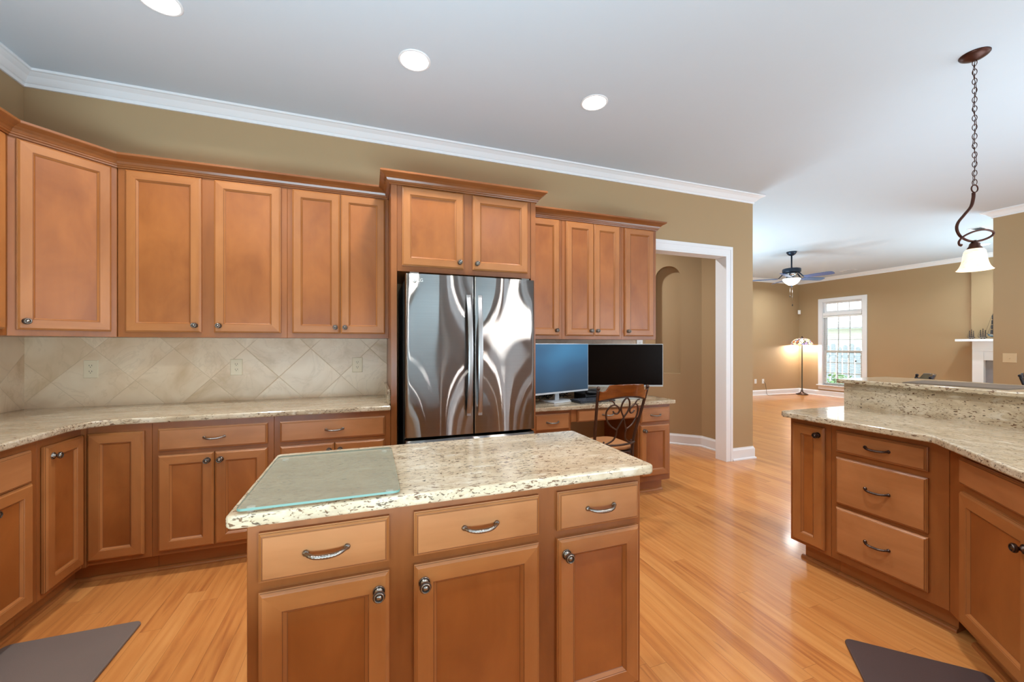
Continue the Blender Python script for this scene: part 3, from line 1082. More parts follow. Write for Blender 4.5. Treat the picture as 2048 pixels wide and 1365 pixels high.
# diagonal corner cabinet
t = thing('corner_wall_cabinet', 'diagonal corner wall cabinet with one large pinkish maple door', 'wall cabinet', (-1.772, 2.822, UZ0), R(45))
d_ = 0.4313
hh = UZ1 - UZ0
MB().prism([(0.001, 0), (d_ - 0.001, 0), (d_ + 0.2140, 0.2140), (d_ / 2, 0.6450), (-0.2140, 0.2140)], 0, hh).build('body', maple_frame_shaded, t, bevel=0.0012, seg=1)
door(t, 0.030, d_ - 0.030, UD0, UD1, (0.030 + 0.03, UD0 + 0.045))
# sliver of the wall cabinet on the left wall
t = wall_cab('maple wall cabinet on the left wall, cut off by the picture edge', (-1.772, 2.440), R(90), 0.381)
door(t, 0.030, 0.351, UD0, UD1, (0.06, UD0 + 0.045))

# --- refrigerator cabinet with tall side panels
t = thing('refrigerator_cabinet', 'deep two-door maple cabinet with tall side panels around the refrigerator', 'cabinet', (0.134, YC, 0))
MB().box(0.040, 1.024, 0, 0.605, 1.827, UZ1).build('body', maple_frame_shaded, t, bevel=0.0012, seg=1)
MB().box(0, 0.0395, -0.004, 0.608, 0, UZ1).build('side_panel', maple_frame_shaded, t, bevel=0.0012, seg=1)
MB().box(1.0245, 1.064, -0.004, 0.608, 0, UZ1).build('side_panel', maple_frame_shaded, t, bevel=0.0012, seg=1)
door(t, 0.072, 0.500, 1.864, 2.407, (0.500 - 0.03, 1.864 + 0.045))
door(t, 0.567, 0.997, 1.864, 2.407, (0.567 + 0.03, 1.864 + 0.045))

# --- stained crown on the cabinets
CC = [(0, 2.412), (0.010, 2.412), (0.012, 2.420), (0.018, 2.423), (0.020, 2.430), (0.024, 2.433), (0.030, 2.446), (0.042, 2.458), (0.058, 2.466), (0.066, 2.470), (0.070, 2.474), (0.070, 2.486), (0, 2.486)]
m = MB().sweep(CC, [(-1.772, 2.44), (-1.772, 2.822), (-1.467, YU), (0.132, YU)])
tag(m.build('cabinet_crown_molding', maple_trim), 'stained crown moulding along the left wall cabinets and diagonal corner', 'crown moulding')
m = MB().sweep(CC, [(0.133, YU + 0.30), (0.133, YC - 0.004), (1.199, YC - 0.004), (1.199, YU + 0.30)])
tag(m.build('cabinet_crown_molding', maple_trim), 'stained crown moulding wrapped around the refrigerator cabinet top', 'crown moulding')
m = MB().sweep(CC, [(1.201, YU), (2.581, YU), (2.581, YB - 0.002)])
tag(m.build('cabinet_crown_molding', maple_trim), 'stained crown moulding on the wall cabinets right of the refrigerator', 'crown moulding')

# --- base cabinets of the L run
BD0, BD1, BW0, BW1 = 0.142, 0.690, 0.715, 0.842
t = base_cab('maple base cabinet with a wide drawer over two doors, beside the folding corner doors', (-1.167, YC, 0), 0, 0.607)
drawer(t, 0.031, 0.574, BW0, BW1)
door(t, 0.031, 0.299, BD0, BD1, (0.299 - 0.03, BD1 - 0.045))
door(t, 0.303, 0.573, BD0, BD1, (0.303 + 0.03, BD1 - 0.045))
t = base_cab('maple base cabinet with wide drawer over two doors, next to the refrigerator panel', (-0.560, YC, 0), 0, 0.693)
drawer(t, 0.035, 0.655, BW0, BW1)
door(t, 0.035, 0.343, BD0, BD1, (0.343 - 0.03, BD1 - 0.045))
door(t, 0.347, 0.653, BD0, BD1, (0.347 + 0.03, BD1 - 0.045))
t = thing('corner_base_cabinet', 'corner base cabinet with two folding maple doors meeting in the corner', 'base cabinet', (XL, YB, 0))
q = 0.91
MB().prism([(0.002, -0.002), (q - G, -0.002), (q - G, -0.61), (0.63, -0.61), (0.63, -0.6305), (0.61, -0.6305), (0.61, -0.934 + G), (0.002, -0.934 + G)], 0.115, 0.88).build('body', maple_frame_shaded, t, bevel=0.001, seg=1)
MB().prism([(0.002, -0.002), (q - G, -0.002), (q - G, -0.535), (0.535, -0.535), (0.535, -0.934 + G), (0.002, -0.934 + G)], 0, 0.115).build('toe_kick', maple_h, t)
sm_ = [(0, 0), (0.019, 0), (0.019, 0.008), (0.016, 0.014), (0.009, 0.0185), (0, 0.02)]
MB().sweep(sm_, [(0.535, -0.934), (0.535, -0.535), (q, -0.535)]).build('shoe_molding', maple_h, t)
# door facing the camera, then the one on the left leg (facing +x)
d = MB().panel(0.632, 0.878, BD0, 0.836, -0.612, DOOR, cap_mi=2, special=GLAZE_D).build('door', DMAT, t)
lm = MB().panel(0.0, 0.266, BD0, 0.836, 0, DOOR, cap_mi=2, special=GLAZE_D)
lm.v = [(0.613 - p[1], -0.912 + p[0], p[2]) for p in lm.v]
d = lm.build('door', DMAT, t)
put('knob', KNOB, d, (0.633, -0.912 + 0.040, 0.785), (0, 0, R(90)))
t = base_cab('maple drawer and door base cabinet cut off by the left picture edge', (-1.467, 1.888, 0), R(90), 0.610)
drawer(t, 0.030, 0.557, BW0 - 0.022, BW1, pull=True)
door(t, 0.030, 0.299, BD0, BD1, (0.269, BD1 - 0.06))
door(t, 0.303, 0.563, BD0, BD1, (0.333, BD1 - 0.06))

# --- countertop, L shaped, and its short return splash
def counter(name, label, cat, poly, z0, z1, mat, parent=None, bev=0.009):
    o = MB().prism(poly, z0, z1).build(name, mat, parent, bevel=bev, seg=3)
    return tag(o, label, cat) if label else o
CTZ0, CTZ1 = 0.881, 0.914
ct = thing('countertop', 'speckled cream granite countertop running along the left and back walls', 'countertop', (XL, YB, 0))
poly = [(0.002, -0.002), (2.209, -0.002), (2.209, -0.65), (0.80, -0.65), (0.745, -0.664), (0.69, -0.70), (0.655, -0.76), (0.65, -0.82), (0.65, -1.56), (0.002, -1.56)]
counter('slab', None, None, poly, CTZ0, CTZ1, granite_x, ct)
MB().box(2.187, 2.2095, -0.58, -0.004, CTZ1, CTZ1 + 0.10).build('side_splash', granite_y, ct, bevel=0.003)
# --- tile backsplash
o = MB().box(XL + 0.009, 0.132, YB - 0.009, YB - 0.0005, CTZ1, UZ0 + 0.002).build('tile_backsplash', tile_x)
tag(o, 'diagonal travertine tile backsplash under the wall cabinets left of the refrigerator', 'backsplash')
o = MB().box(XL + 0.0005, XL + 0.009, YB - 1.56, YB - 0.0005, CTZ1, UZ0 + 0.002).build('tile_backsplash', tile_y)
tag(o, 'travertine tile backsplash on the left wall at the picture edge', 'backsplash')
o = MB().box(1.200, 2.57, YB - 0.009, YB - 0.0005, 0.83, UZ0 + 0.002).build('tile_backsplash', tile_x)
tag(o, 'shaded tile backsplash strip behind the computer monitors', 'backsplash')

def outlet(name, label, loc, rz, mat=ivory, w_=0.076, h=0.118, kindy='duplex', group=None):
    """plate on a wall, facing local -y"""
    t = thing(name, label, 'outlet' if kindy == 'duplex' else 'switch plate', loc, rz, group)
    MB().panel(-w_ / 2, w_ / 2, -h / 2, h / 2, 0, [(0, 0), (0, 0.002), (0.003, 0.005)]).build('plate', mat, t)
    if kindy == 'duplex':
        for s_ in (-1, 1):
            f = MB()
            pts = [(0.0165 * math.cos(a), s_ * 0.0195 + 0.0145 * math.sin(a)) for a in [i * math.pi / 10 for i in range(20)]]
            f.extr(pts, 'Y', -0.0068, -0.004)
            fc = f.build('receptacle', mat, t)
            g = MB()
            for dx in (-0.0065, 0.0065):
                g.box(dx - 0.0012, dx + 0.0012, -0.0072, -0.0066, s_ * 0.0195 + 0.000, s_ * 0.0195 + 0.009)
            g.lathe([(0.0, 0.0066), (0.0026, 0.0066), (0.0026, 0.0072), (0.0, 0.0072)], 10, (0, 0, s_ * 0.0195 - 0.006), axis='-Y')
            g.build('socket_slots', slot, fc)
    else:
        MB().box(-0.005, 0.005, -0.014, -0.004, -0.012, 0.004).build('toggle', mat, t)
    return t
yo = YB - 0.009
outlet('outlet', 'ivory outlet nearest the room corner on the tile backsplash', (-1.741, yo, 1.161), 0)
outlet('outlet', 'middle one of three ivory outlets on the tile backsplash', (-0.920, yo, 1.158), 0)
outlet('outlet', 'ivory outlet nearest the refrigerator on the tile backsplash', (-0.095, yo, 1.161), 0)
outlet('outlet', 'small white outlet peeking out below the end wall cabinet above the black monitor', (2.625, YB, 1.325), 0, white_pl)
outlet('outlet', 'white living room wall outlet farther from the floor lamp', (9.437, YF, 0.372), 0, white_pl)
outlet('outlet', 'white living room wall outlet with the lamp cord plugged in', (9.705, YF, 0.366), 0, white_pl)
outlet('light_switch', 'beige double switch plate on the tan wall at right edge', (XD, 2.625, 1.155), R(-90), plain('beige_plate', rgb(208, 184, 146), 0.4), 0.118, 0.118, 'switch')

# ------------------------------------------------------------------ refrigerator
def fridge():
    x0, x1, yf = 0.216, 1.124, 2.662
    wd = x1 - x0
    t = thing('refrigerator', 'stainless steel french door refrigerator with two bowed handles', 'refrigerator', (x0, yf, 0))
    b = MB().box(0.006, wd - 0.006, 0.085, 0.74, 0.02, 1.765)
    b.box(0.03, wd - 0.03, 0.12, 0.70, 0, 0.02)
    b.build('case', case_grey, t, bevel=0.004)
    def front(a, c, z0, z1, name):
        """bowed stainless front with rolled side edges; rises toward the middle of the whole fridge"""
        n = 28
        prof = []
        for i in range(n + 1):
            u = i / n
            u = 0.5 - 0.5 * math.cos(math.pi * u)       # denser near the edges
            x = a + (c - a) * u
            s_ = (x / wd) * 2 - 1
            y = 0.010 * s_ * s_ - 0.014
            e = min(x - a, c - x)
            er = 0.018 if (a < 0.01 and x - a < c - x) or (c > wd - 0.01 and c - x < x - a) else 0.006
            if e < er:
                y += er - math.sqrt(max(0, er * er - (er - e) ** 2))
            prof.append((x, y))
        m = MB()
        v, f = [], []
        for zz in (z0, z1):
            v += [(x, y, zz) for x, y in prof] + [(x, 0.078, zz) for x, y in prof]
        k = n + 1
        B = 2 * k
        for i in range(n):
            f.append((i, i + 1, B + i + 1, B + i))
            f.append((k + i, k + i + 1, B + k + i + 1, B + k + i))
            f.append((i, i + 1, k + i + 1, k + i))
            f.append((B + i, B + i + 1, B + k + i + 1, B + k + i))
        f.append((0, k, B + k, B))
        f.append((n, k + n, B + k + n, B + n))
        m.add(v, f)
        o = m.build(name, steel, t)
        for p in o.data.polygons:
            if abs(p.normal.y) > 0.05 and abs(p.normal.z) < 0.3:
                p.use_smooth = True
        return o
    mid = 0.455
    dl = front(0, mid - 0.003, 0.716, 1.787, 'door')
    dr = front(mid + 0.003, wd, 0.716, 1.787, 'door')
    front(0, wd, 0.09, 0.695, 'freezer_drawer')
    MB().box(0.01, wd - 0.01, 0.076, 0.088, 0.06, 1.76).build('gasket', gasket, t)
    h = MB().box(0.03, 0.09, 0.03, 0.17, 1.787, 1.803).box(wd - 0.09, wd - 0.03, 0.03, 0.17, 1.787, 1.803)
    h.build('hinge_cover', case_grey, t, bevel=0.003)
    for o, xc, sgn in ((dl, mid - 0.034, -1), (dr, mid + 0.034, 1)):
        pts = []
        n = 26
        m = MB()
        v, f = [], []
        for i in range(n + 1):
            s_ = -1 + 2 * i / n
            z = 1.25 + 0.41 * s_
            y = -0.018 - 0.045 * (1 - abs(s_) ** 2.4) - 0.004
            hwid = 0.0155
            th = 0.011
            x = xc + sgn * 0.012 * s_ * s_ * 0.5
            v += [(x - hwid, y + 0.003, z), (x - hwid * 0.6, y, z), (x + hwid * 0.6, y, z), (x + hwid, y + 0.003, z), (x + hwid, y + th, z), (x - hwid, y + th, z)]
        for i in range(n):
            for j in range(6):
                k = (j + 1) % 6
                f.append((i * 6 + j, i * 6 + k, (i + 1) * 6 + k, (i + 1) * 6 + j))
        f.append(list(range(6)))
        f.append([n * 6 + j for j in range(6)])
        m.add(v, f, 0, False)
        for z in (0.852, 1.648):
            m.box(xc + sgn * 0.006 - 0.013, xc + sgn * 0.006 + 0.013, -0.026, 0.0, z - 0.012, z + 0.012)
        m.build('handle', plain('handle_steel', rgb(168, 168, 168), 0.3, 1.0), o)
    # maker's mark: round emblem and two letters, top left of the left door
    mk = MB()
    cx, cz, yy = 0.058, 1.744, -0.0068
    mk.lathe([(0.0, 0.0), (0.0125, 0.0), (0.0125, 0.0012), (0.0, 0.0012)], 24, (cx, yy, cz), axis='-Y')
    mk.build('emblem', logo_m, dl)
    mk = MB()
    mk.box(cx - 0.001, cx + 0.001, yy - 0.0018, yy - 0.0010, cz - 0.005, cz + 0.006)
    mk.box(cx - 0.001, cx + 0.004, yy - 0.0018, yy - 0.0010, cz - 0.006, cz - 0.004)
    mk.lathe([(0.0, 0.001), (0.0013, 0.001), (0.0013, 0.0018), (0.0, 0.0018)], 8, (cx - 0.005, yy, cz + 0.004), axis='-Y')
    mk.build('emblem_face', case_grey, dl)
    cu = bpy.data.curves.new('lettering_curve', 'FONT')
    cu.body = 'LG'
    cu.size = 0.030
    cu.extrude = 0.0006
    cu.align_y = 'CENTER'
    cu.materials.append(logo_m)
    tmp = bpy.data.objects.new('lettering_curve', cu)
    C.objects.link(tmp)
    bpy.context.view_layer.update()
    lme = bpy.data.meshes.new_from_object(tmp.evaluated_get(bpy.context.evaluated_depsgraph_get()))
    bpy.data.objects.remove(tmp)
    o = bpy.data.objects.new('lettering', lme)
    C.objects.link(o)
    o.parent = dl
    o.location = (cx + 0.018, yy - 0.0035, cz)
    o.rotation_euler = (R(90), 0, 0)
fridge()

# ------------------------------------------------------------------ island
IY = 1.180
t = thing('kitchen_island', 'maple kitchen island with three drawers over three doors', 'kitchen island', (-0.295, IY, 0))
wI = 1.200
MB().box(0, wI, 0, 0.47, 0.115, 0.88).build('body', maple_frame_shaded, t, bevel=0.002, seg=1)
MB().box(0.0, wI, 0.075, 0.47, 0, 0.115).build('toe_kick', maple_h, t)
for a, b_, kn in ((0.028, 0.346, 'r'), (0.414, 0.804, 'l'), (0.869, 1.183, 'l')):
    drawer(t, a, b_, BW0, BW1)
    door(t, a, b_, BD0, BD1, ((b_ - 0.028) if kn == 'r' else (a + 0.028), BD1 - 0.05))
o = MB().prism(round_rect(-0.326, 0.914, 1.112, 1.694, 0.02, 5), CTZ0, CTZ1 + 0.0).build('island_countertop', granite_x, bevel=0.009, seg=3)
tag(o, 'speckled granite countertop on the island in the foreground', 'countertop')
cbz = CTZ1
t = thing('cutting_board', 'frosted glass cutting board on the left end of the island', 'cutting board', (-0.114, 1.37, cbz))
m = MB().prism(round_rect(-0.192, 0.192, -0.245, 0.245, 0.015, 5), 0.005, 0.011)
m.mi = [0, 0] + [1] * (len(m.f) - 2)
m.build('glass_plate', [board_m, board_edge], t)
for sx in (-0.165, 0.165):
    for sy in (-0.218, 0.218):
        MB().lathe([(0, 0), (0.010, 0), (0.010, 0.005), (0, 0.005)], 16, (sx, sy, 0)).build('rubber_foot', white_pl, t)

# ------------------------------------------------------------------ desk
YK = 2.90                       # face plane of the desk cabinets
KH = 0.795
t = base_cab('maple drawer base under the desk counter beside the refrigerator', (1.201, YK, 0), 0, 0.345, dep=0.525, h=KH)
drawer(t, 0.020, 0.325, 0.640, 0.768)
door(t, 0.020, 0.325, 0.165, 0.615, (0.29, 0.57))
t = thing('desk_drawer_unit', 'shallow pencil drawer under the desk counter behind the chair', 'desk drawer', (1.547, YK, 0))
MB().box(0, 0.652, 0, 0.50, 0.69, KH).build('apron', maple_h, t)
drawer(t, 0.052, 0.625, 0.688, 0.785)
t = base_cab('maple base cabinet with drawer over door at the desk end', (2.200, YK, 0), 0, 0.345, dep=0.525, h=KH, shoe=(0, 0.0), ends=(0, 0.03))
drawer(t, 0.022, 0.327, 0.640, 0.768)
door(t, 0.022, 0.327, 0.165, 0.615, (0.052, 0.57))
o = MB().prism(round_rect(1.200, 2.575, 2.855, YB - 0.002, 0.012, 4), KH + 0.001, 0.829).build('desk_countertop', granite_x, bevel=0.007, seg=3)
tag(o, 'speckled granite desk counter between refrigerator and hall opening', 'countertop')

def monitor(label, cx, cy, rz, frame, wd=0.708, ht=0.40, z=0.935, base=0.829, scr=None):
    t = thing('computer_monitor', label, 'monitor', (cx, cy, base), rz)
    zz = z - base
    MB().box(-wd / 2, wd / 2, 0, 0.022, zz, zz + ht).build('case', frame, t, bevel=0.002)
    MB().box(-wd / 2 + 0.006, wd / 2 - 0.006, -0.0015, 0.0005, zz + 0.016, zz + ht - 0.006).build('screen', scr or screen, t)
    MB().box(-wd / 2 + 0.15, wd / 2 - 0.15, 0.022, 0.05, zz + 0.08, zz + ht - 0.1).build('back_housing', frame, t, bevel=0.006)
    MB().box(-0.025, 0.025, 0.05, 0.066, 0.01, zz + 0.2).build('stand_neck', frame, t, bevel=0.003)
    MB().box(-0.13, 0.13, -0.05, 0.13, 0, 0.012).build('stand_base', frame, t, bevel=0.003)
    return t
a = R(17.6)
monitor('left computer monitor with a bluish screen beside the refrigerator', 1.878 - 0.342 * math.cos(a), 3.19 - 0.342 * math.sin(a), a, silver_pl, scr=screen_reflection, z=0.905, ht=0.428, wd=0.684)
a = R(-19.64)
monitor('right computer monitor with a black screen above the chair back', 2.222, 3.112, a, grey_pl, wd=0.70, ht=0.395)

t = thing('keyboard', 'black computer keyboard on the desk left of the chair back', 'keyboard', (1.83, 3.03, 0.829), R(8))
MB().extr([(-0.075, 0), (0.075, 0), (0.075, 0.022), (-0.075, 0.012)], 'X', -0.19, 0.19).build('tray', black_pl, t, bevel=0.003)
ky = MB()
for r_ in range(5):
    for k in range(15):
        x = -0.178 + k * 0.0242
        y = -0.06 + r_ * 0.025
        z = 0.0125 + (y + 0.075) / 0.15 * 0.01
        ky.box(x, x + 0.019, y, y + 0.02, z, z + 0.006)
ky.build('keys', plain('key_grey', rgb(60, 64, 72), 0.5), t)
t = thing('document_tray', 'black tray standing behind the keyboard on the desk', 'tray', (1.93, 3.22, 0.829), R(6))
m = MB().box(-0.13, 0.13, -0.09, 0.09, 0.03, 0.036)
m.box(-0.13, 0.13, 0.085, 0.09, 0, 0.075)
m.box(-0.13, -0.125, -0.09, 0.09, 0, 0.05).box(0.125, 0.13, -0.09, 0.09, 0, 0.05)
m.build('shell', black_pl, t)
m = MB().blob((0, 0, 0.02), (0.065, 0.04, 0.022))
o = m.build('computer_mouse', black_pl, loc=(1.92, 3.20, 0.8672))
tag(o, 'black rounded computer mouse resting on the black desk tray', 'mouse')
cbm = MB()
for i in range(7):
    rr = random.Random(i)
    pts = []
    for k in range(16):
        pts.append((1.26 + 0.46 * (k / 15) + rr.uniform(-0.05, 0.05), 3.33 + rr.uniform(-0.06, 0.06), 0.835 + abs(rr.gauss(0, 0.032))))
    cbm.tube(smooth_pts(pts, 5), 0.0032, 6)
tag(cbm.build('cable_tangle', cable_m, ), 'tangle of black cables behind the left monitor stand', 'cables', kind='stuff')
# ------------------------------------------------------------------ chairs
def back_y(s_, z):
    return -0.119 * (z - 0.60) / 0.416 - 0.062 * (1 - (s_ / 0.2) ** 2)
def iron_line(m, pts, r=0.0062, k=5):
    P = [(s_, back_y(s_, z), z) for s_, z in pts]
    m.tube(smooth_pts(P, k), r, 8)
def make_chair(label, loc, rz):
    t = thing('dining_chair', label, 'chair', loc, rz)
    for sg in (-1, 1):
        pts = [(sg * 0.190, -0.02, 0.0), (sg * 0.176, 0.0, 0.30), (sg * 0.163, -0.0, 0.52), (sg * 0.170, back_y(0.2, 0.64), 0.64), (sg * 0.187, back_y(0.2, 0.80), 0.80), (sg * 0.200, back_y(0.2, 0.93), 0.93), (sg * 0.206, back_y(0.2, 1.005), 1.005)]
        MB().tube(smooth_pts(pts, 4), 0.0105, 10).build('back_post', iron, t)
        MB().blob((sg * 0.206, back_y(0.2, 1.017), 1.018), (0.014, 0.014, 0.014)).build('finial', iron, t)
    n = 20                                                      # curved wooden top rail with shouldered ends
    v, f = [], []
    for i in range(n + 1):
        s_ = -0.196 + 0.392 * i / n
        a_ = abs(s_) / 0.196
        zb = 0.962 - 0.034 * a_ * a_
        zt = 1.048 - 0.014 * a_ * a_
        if a_ > 0.70:
            zt = 1.041 - 0.048 * min(1, (a_ - 0.70) / 0.12) + (0.006 if a_ > 0.9 else 0)
        for z in (zb, zt):
            yc = back_y(s_, z)
            v += [(s_, yc - 0.010, z), (s_, yc + 0.010, z)]
    for i in range(n):
        a_, b_ = i * 4, i * 4 + 4
        f += [(a_, b_, b_ + 2, a_ + 2), (a_ + 1, a_ + 3, b_ + 3, b_ + 1), (a_ + 2, b_ + 2, b_ + 3, a_ + 3), (a_, a_ + 1, b_ + 1, b_)]
    f += [(0, 2, 3, 1), (n * 4, n * 4 + 1, n * 4 + 3, n * 4 + 2)]
    MB().add(v, f).build('top_rail', rail_wood, t, bevel=0.004)
    m = MB()
    loop = [(-0.089, .854), (-.077, .839), (-.057, .835), (-.044, .851), (-.047, .871), (-.068, .892), (-.091, .899), (-.119, .881), (-.133, .843), (-.121, .787), (-.09, .744), (-.04, .712)]
    half = [(-.04, .712), (-.02, .755), (0, .804), (.024, .845), (.034, .880), (.028, .916), (.014, .940), (0, .948)]
    for sg in (-1, 1):
        iron_line(m, [(-sg * a_, b_) if sg > 0 else (a_, b_) for a_, b_ in [((x), z) for x, z in loop]] if sg < 0 else [(-a_, b_) for a_, b_ in loop])
        iron_line(m, [((a_ if sg < 0 else -a_), b_) for a_, b_ in half])
        iron_line(m, [((a_ if sg < 0 else -a_), b_) for a_, b_ in [(-.091, .899), (-.088, .908), (-.104, .927), (-.126, .930)]], 0.0052)
        iron_line(m, [((a_ if sg < 0 else -a_), b_) for a_, b_ in [(-.04, .712), (-.038, .673), (-.055, .633), (-.10, .604), (-.118, .608), (-.115, .622)]])
    iron_line(m, [(-.166, .596), (-.1, .593), (0, .592), (.1, .593), (.166, .596)], 0.008)
    iron_line(m, [(-.196, .926), (-.1, .948), (0, .957), (.1, .948), (.196, .926)], 0.006)
    m.build('scrollwork', iron, t)
    se = MB().prism([(x, y) for x, y in round_rect(-0.205, 0.205, -0.005, 0.345, 0.08, 6)], 0.50, 0.525)
    se.build('seat_frame', iron, t, bevel=0.004)
    cu = MB().prism(round_rect(-0.195, 0.195, 0.01, 0.338, 0.08, 6), 0.526, 0.565)
    cu.build('seat_cushion', cush, t, bevel=0.018, seg=4)
    for sg in (-1, 1):
        MB().tube(smooth_pts([(sg * 0.16, 0.31, 0.50), (sg * 0.168, 0.315, 0.25), (sg * 0.18, 0.335, 0.0)], 4), 0.0105, 8).build('leg', iron, t)
    MB().tube([(-0.178, -0.005, 0.22), (0.178, -0.005, 0.22)], 0.007, 8).tube([(-0.168, 0.316, 0.22), (0.168, 0.316, 0.22)], 0.007, 8).build('stretcher', iron, t)
    return t
ch = make_chair('wrought iron scroll back chair with wooden top rail at the desk', (1.70, 2.52, 0), 0)
dark_rail = plain('dark_chair_rail', rgb(46, 30, 28), 0.18, coat=0.4, noise=0.2)
dark_iron = plain('black_iron', rgb(30, 28, 32), 0.35, 0.5)
for lab, loc, rz in (('dark chair whose curved top rail rises above the raised bar, left of the fireplace', (4.92, 2.36), R(37)),
                     ('dark chair barely showing its top rail over the back edge of the bar mat', (4.06, 1.84), R(30)),
                     ('dark chair with a slanting back post at the right picture edge', (6.153, 1.818), R(160))):
    c2 = copy_tree(ch)
    c2.location = (loc[0], loc[1], 0)
    c2.rotation_euler = (0, 0, rz)
    c2['label'] = lab
    c2['group'] = 'chairs beyond the raised bar'
    for p in c2.children:
        if p.data and p.material_slots and 'cushion' not in p.name:
            p.material_slots[0].link = 'OBJECT'
            p.material_slots[0].material = dark_rail if p.name.startswith('top_rail') else dark_iron

# ------------------------------------------------------------------ peninsula
PX = 2.47
DH = 0.842
t = base_cab('narrow single door maple cabinet at the free end of the peninsula', (PX, 1.752, 0), R(-90), 0.232, dep=0.52, ends=(0.04, 0), shoe=(0.016, 0))
door(t, 0.020, 0.202, 0.135, DH, (0.202 - 0.030, DH - 0.045), dark=True)
t = base_cab('three drawer maple cabinet in the peninsula', (PX, 1.520, 0), R(-90), 0.490, dep=0.52)
for a, b_ in ((0.726, DH), (0.437, 0.696), (0.160, 0.416)):
    drawer(t, 0.030, 0.420, a, b_, dark=True)
SL = 1.03
t = base_cab('angled maple sink cabinet with false drawer front over a door, at the right edge', (PX, 1.030, 0), R(-135), SL, dep=0.50, toe_in=0.075, ends=(0.031, 0), shoe=(-0.0, 0))
drawer(t, 0.110, 0.918, 0.726, DH, pull=False, name='false_front')
door(t, 0.110, 0.534, 0.142, 0.696, (0.534 - 0.032, 0.624), dark=True)
door(t, 0.538, 0.918, 0.142, 0.696, (0.538 + 0.045, 0.624), dark=True)

pc = thing('peninsula_countertop', 'speckled granite peninsula countertop with an angled front, at right', 'countertop', (2.375, 1.765, 0))
# sink cut-out: the slab is a ring between outline and hole, both given with the same point count
oc = [(0.0, -0.03), (0.03, 0.0), (0.618, 0.0), (0.618, -0.9), (0.618, -2.05), (-0.69, -2.05), (-0.69, -1.40), (-0.31, -1.02), (-0.02, -0.735), (-0.004, -0.715), (0.0, -0.69), (0.0, -0.35)]
hc, ha, hb_ = Vector((0.10, -1.225)), 0.30, 0.165
dirs = []
hole = []
for p in oc:
    d = Vector(p) - hc
    e1, e2 = Vector((-0.7071, -0.7071)), Vector((0.7071, -0.7071))
    u, v_ = d.dot(e1), d.dot(e2)
    k = 1 / max(1e-6, ((abs(u) / ha) ** 4 + (abs(v_) / hb_) ** 4) ** 0.25)
    q_ = hc + (e1 * u + e2 * v_) * k
    hole.append((q_.x, q_.y))
def dense(poly, n=6):
    out = []
    for i in range(len(poly)):
        a_, b_ = Vector(poly[i]), Vector(poly[(i + 1) % len(poly)])
        for j in range(n):
            out.append(tuple(a_.lerp(b_, j / n)))
    return out
od = dense(oc)
hd = []
for p in od:
    d = Vector(p) - hc
    u, v_ = d.dot(e1), d.dot(e2)
    k = 1 / max(1e-6, ((abs(u) / ha) ** 4 + (abs(v_) / hb_) ** 4) ** 0.25)
    q_ = hc + (e1 * u + e2 * v_) * k
    hd.append((q_.x, q_.y))
m = MB()
n = len(od)
v = [(x, y, CTZ1) for x, y in od] + [(x, y, CTZ1) for x, y in hd] + [(x, y, CTZ0) for x, y in od] + [(x, y, CTZ0) for x, y in hd]
f = []
for i in range(n):
    j = (i + 1) % n
    f += [(i, j, n + j, n + i), (2 * n + i, 3 * n + i, 3 * n + j, 2 * n + j), (i, 2 * n + i, 2 * n + j, j), (n + i, n + j, 3 * n + j, 3 * n + i)]
m.add(v, f)
m.build('slab', granite_y, pc, bevel=0.007, seg=3)
MB().box(0.615, 0.638, -2.05, -0.002, CTZ1 - 0.03, 1.064).build('back_splash', granite_y, pc, bevel=0.001, seg=1)
sk = MB()
rings = []
for ins, z in ((1.03, CTZ0 - 0.001), (1.0, CTZ0 - 0.004), (0.97, 0.80), (0.80, 0.70), (0.3, 0.69)):
    rings.append([(hc.x + (x - hc.x) * ins, hc.y + (y - hc.y) * ins, z) for x, y in hd])
v = [p for r_ in rings for p in r_]
f = []
for i in range(len(rings) - 1):
    for j in range(n):
        k = (j + 1) % n
        f.append((i * n + j, i * n + k, (i + 1) * n + k, (i + 1) * n + j))
f.append([(len(rings) - 1) * n + j for j in range(n)])
sk.add(v, f, 0, True)
o = sk.build('kitchen_sink', plain('sink_bisque', rgb(206, 190, 160), 0.2), loc=(2.375, 1.765, 0))
tag(o, 'undermount sink basin set into the angled peninsula counter at right edge', 'sink')
w = MB().box(3.014, 3.13, -0.285, 1.745, 0, 1.0635)
struct('wall_bar', w, wall_paint)
struct('trim_3', MB().box(2.992, 3.15, 1.7455, 1.757, 0.915, 1.0635).box(3.0, 3.14, 1.7455, 1.757, 0, 0.915), trim_paint)
o = MB().prism(round_rect(2.955, 3.50, -0.29, 1.80, 0.03, 5), 1.066, 1.093).build('bar_ledge', granite_y, bevel=0.007, seg=3)
tag(o, 'raised granite bar ledge above the peninsula backsplash', 'bar counter')
o = MB().prism([(3.035, 1.475), (3.05, 1.06), (3.20, 1.052), (3.41, 1.12), (3.33, 1.508)], 1.0932, 1.0962).build('bar_mat', plain('bar_mat_grey', rgb(104, 92, 80), 0.85, noise=0.1, spec=0.2))
tag(o, 'thin grey-brown mat lying flat on the raised bar ledge', 'mat')

# ------------------------------------------------------------------ floor mats
m = MB().prism(round_rect(-1.50, -1.015, 0.9, 2.375, 0.03, 6), 0.0005, 0.014)
tag(m.build('floor_mat', mat_rub, bevel=0.005), 'grey-brown cushioned floor mat by the left base cabinets', 'floor mat')
m = MB().prism(round_rect(0.0, 0.46, -1.2, 0.0, 0.03, 6), 0.0005, 0.014)
o = m.build('floor_mat', mat_rub2, loc=(1.995, 1.180, 0), rot=(0, 0, R(-45)), bevel=0.005)
tag(o, 'dark brown cushioned floor mat in front of the angled sink cabinet', 'floor mat')

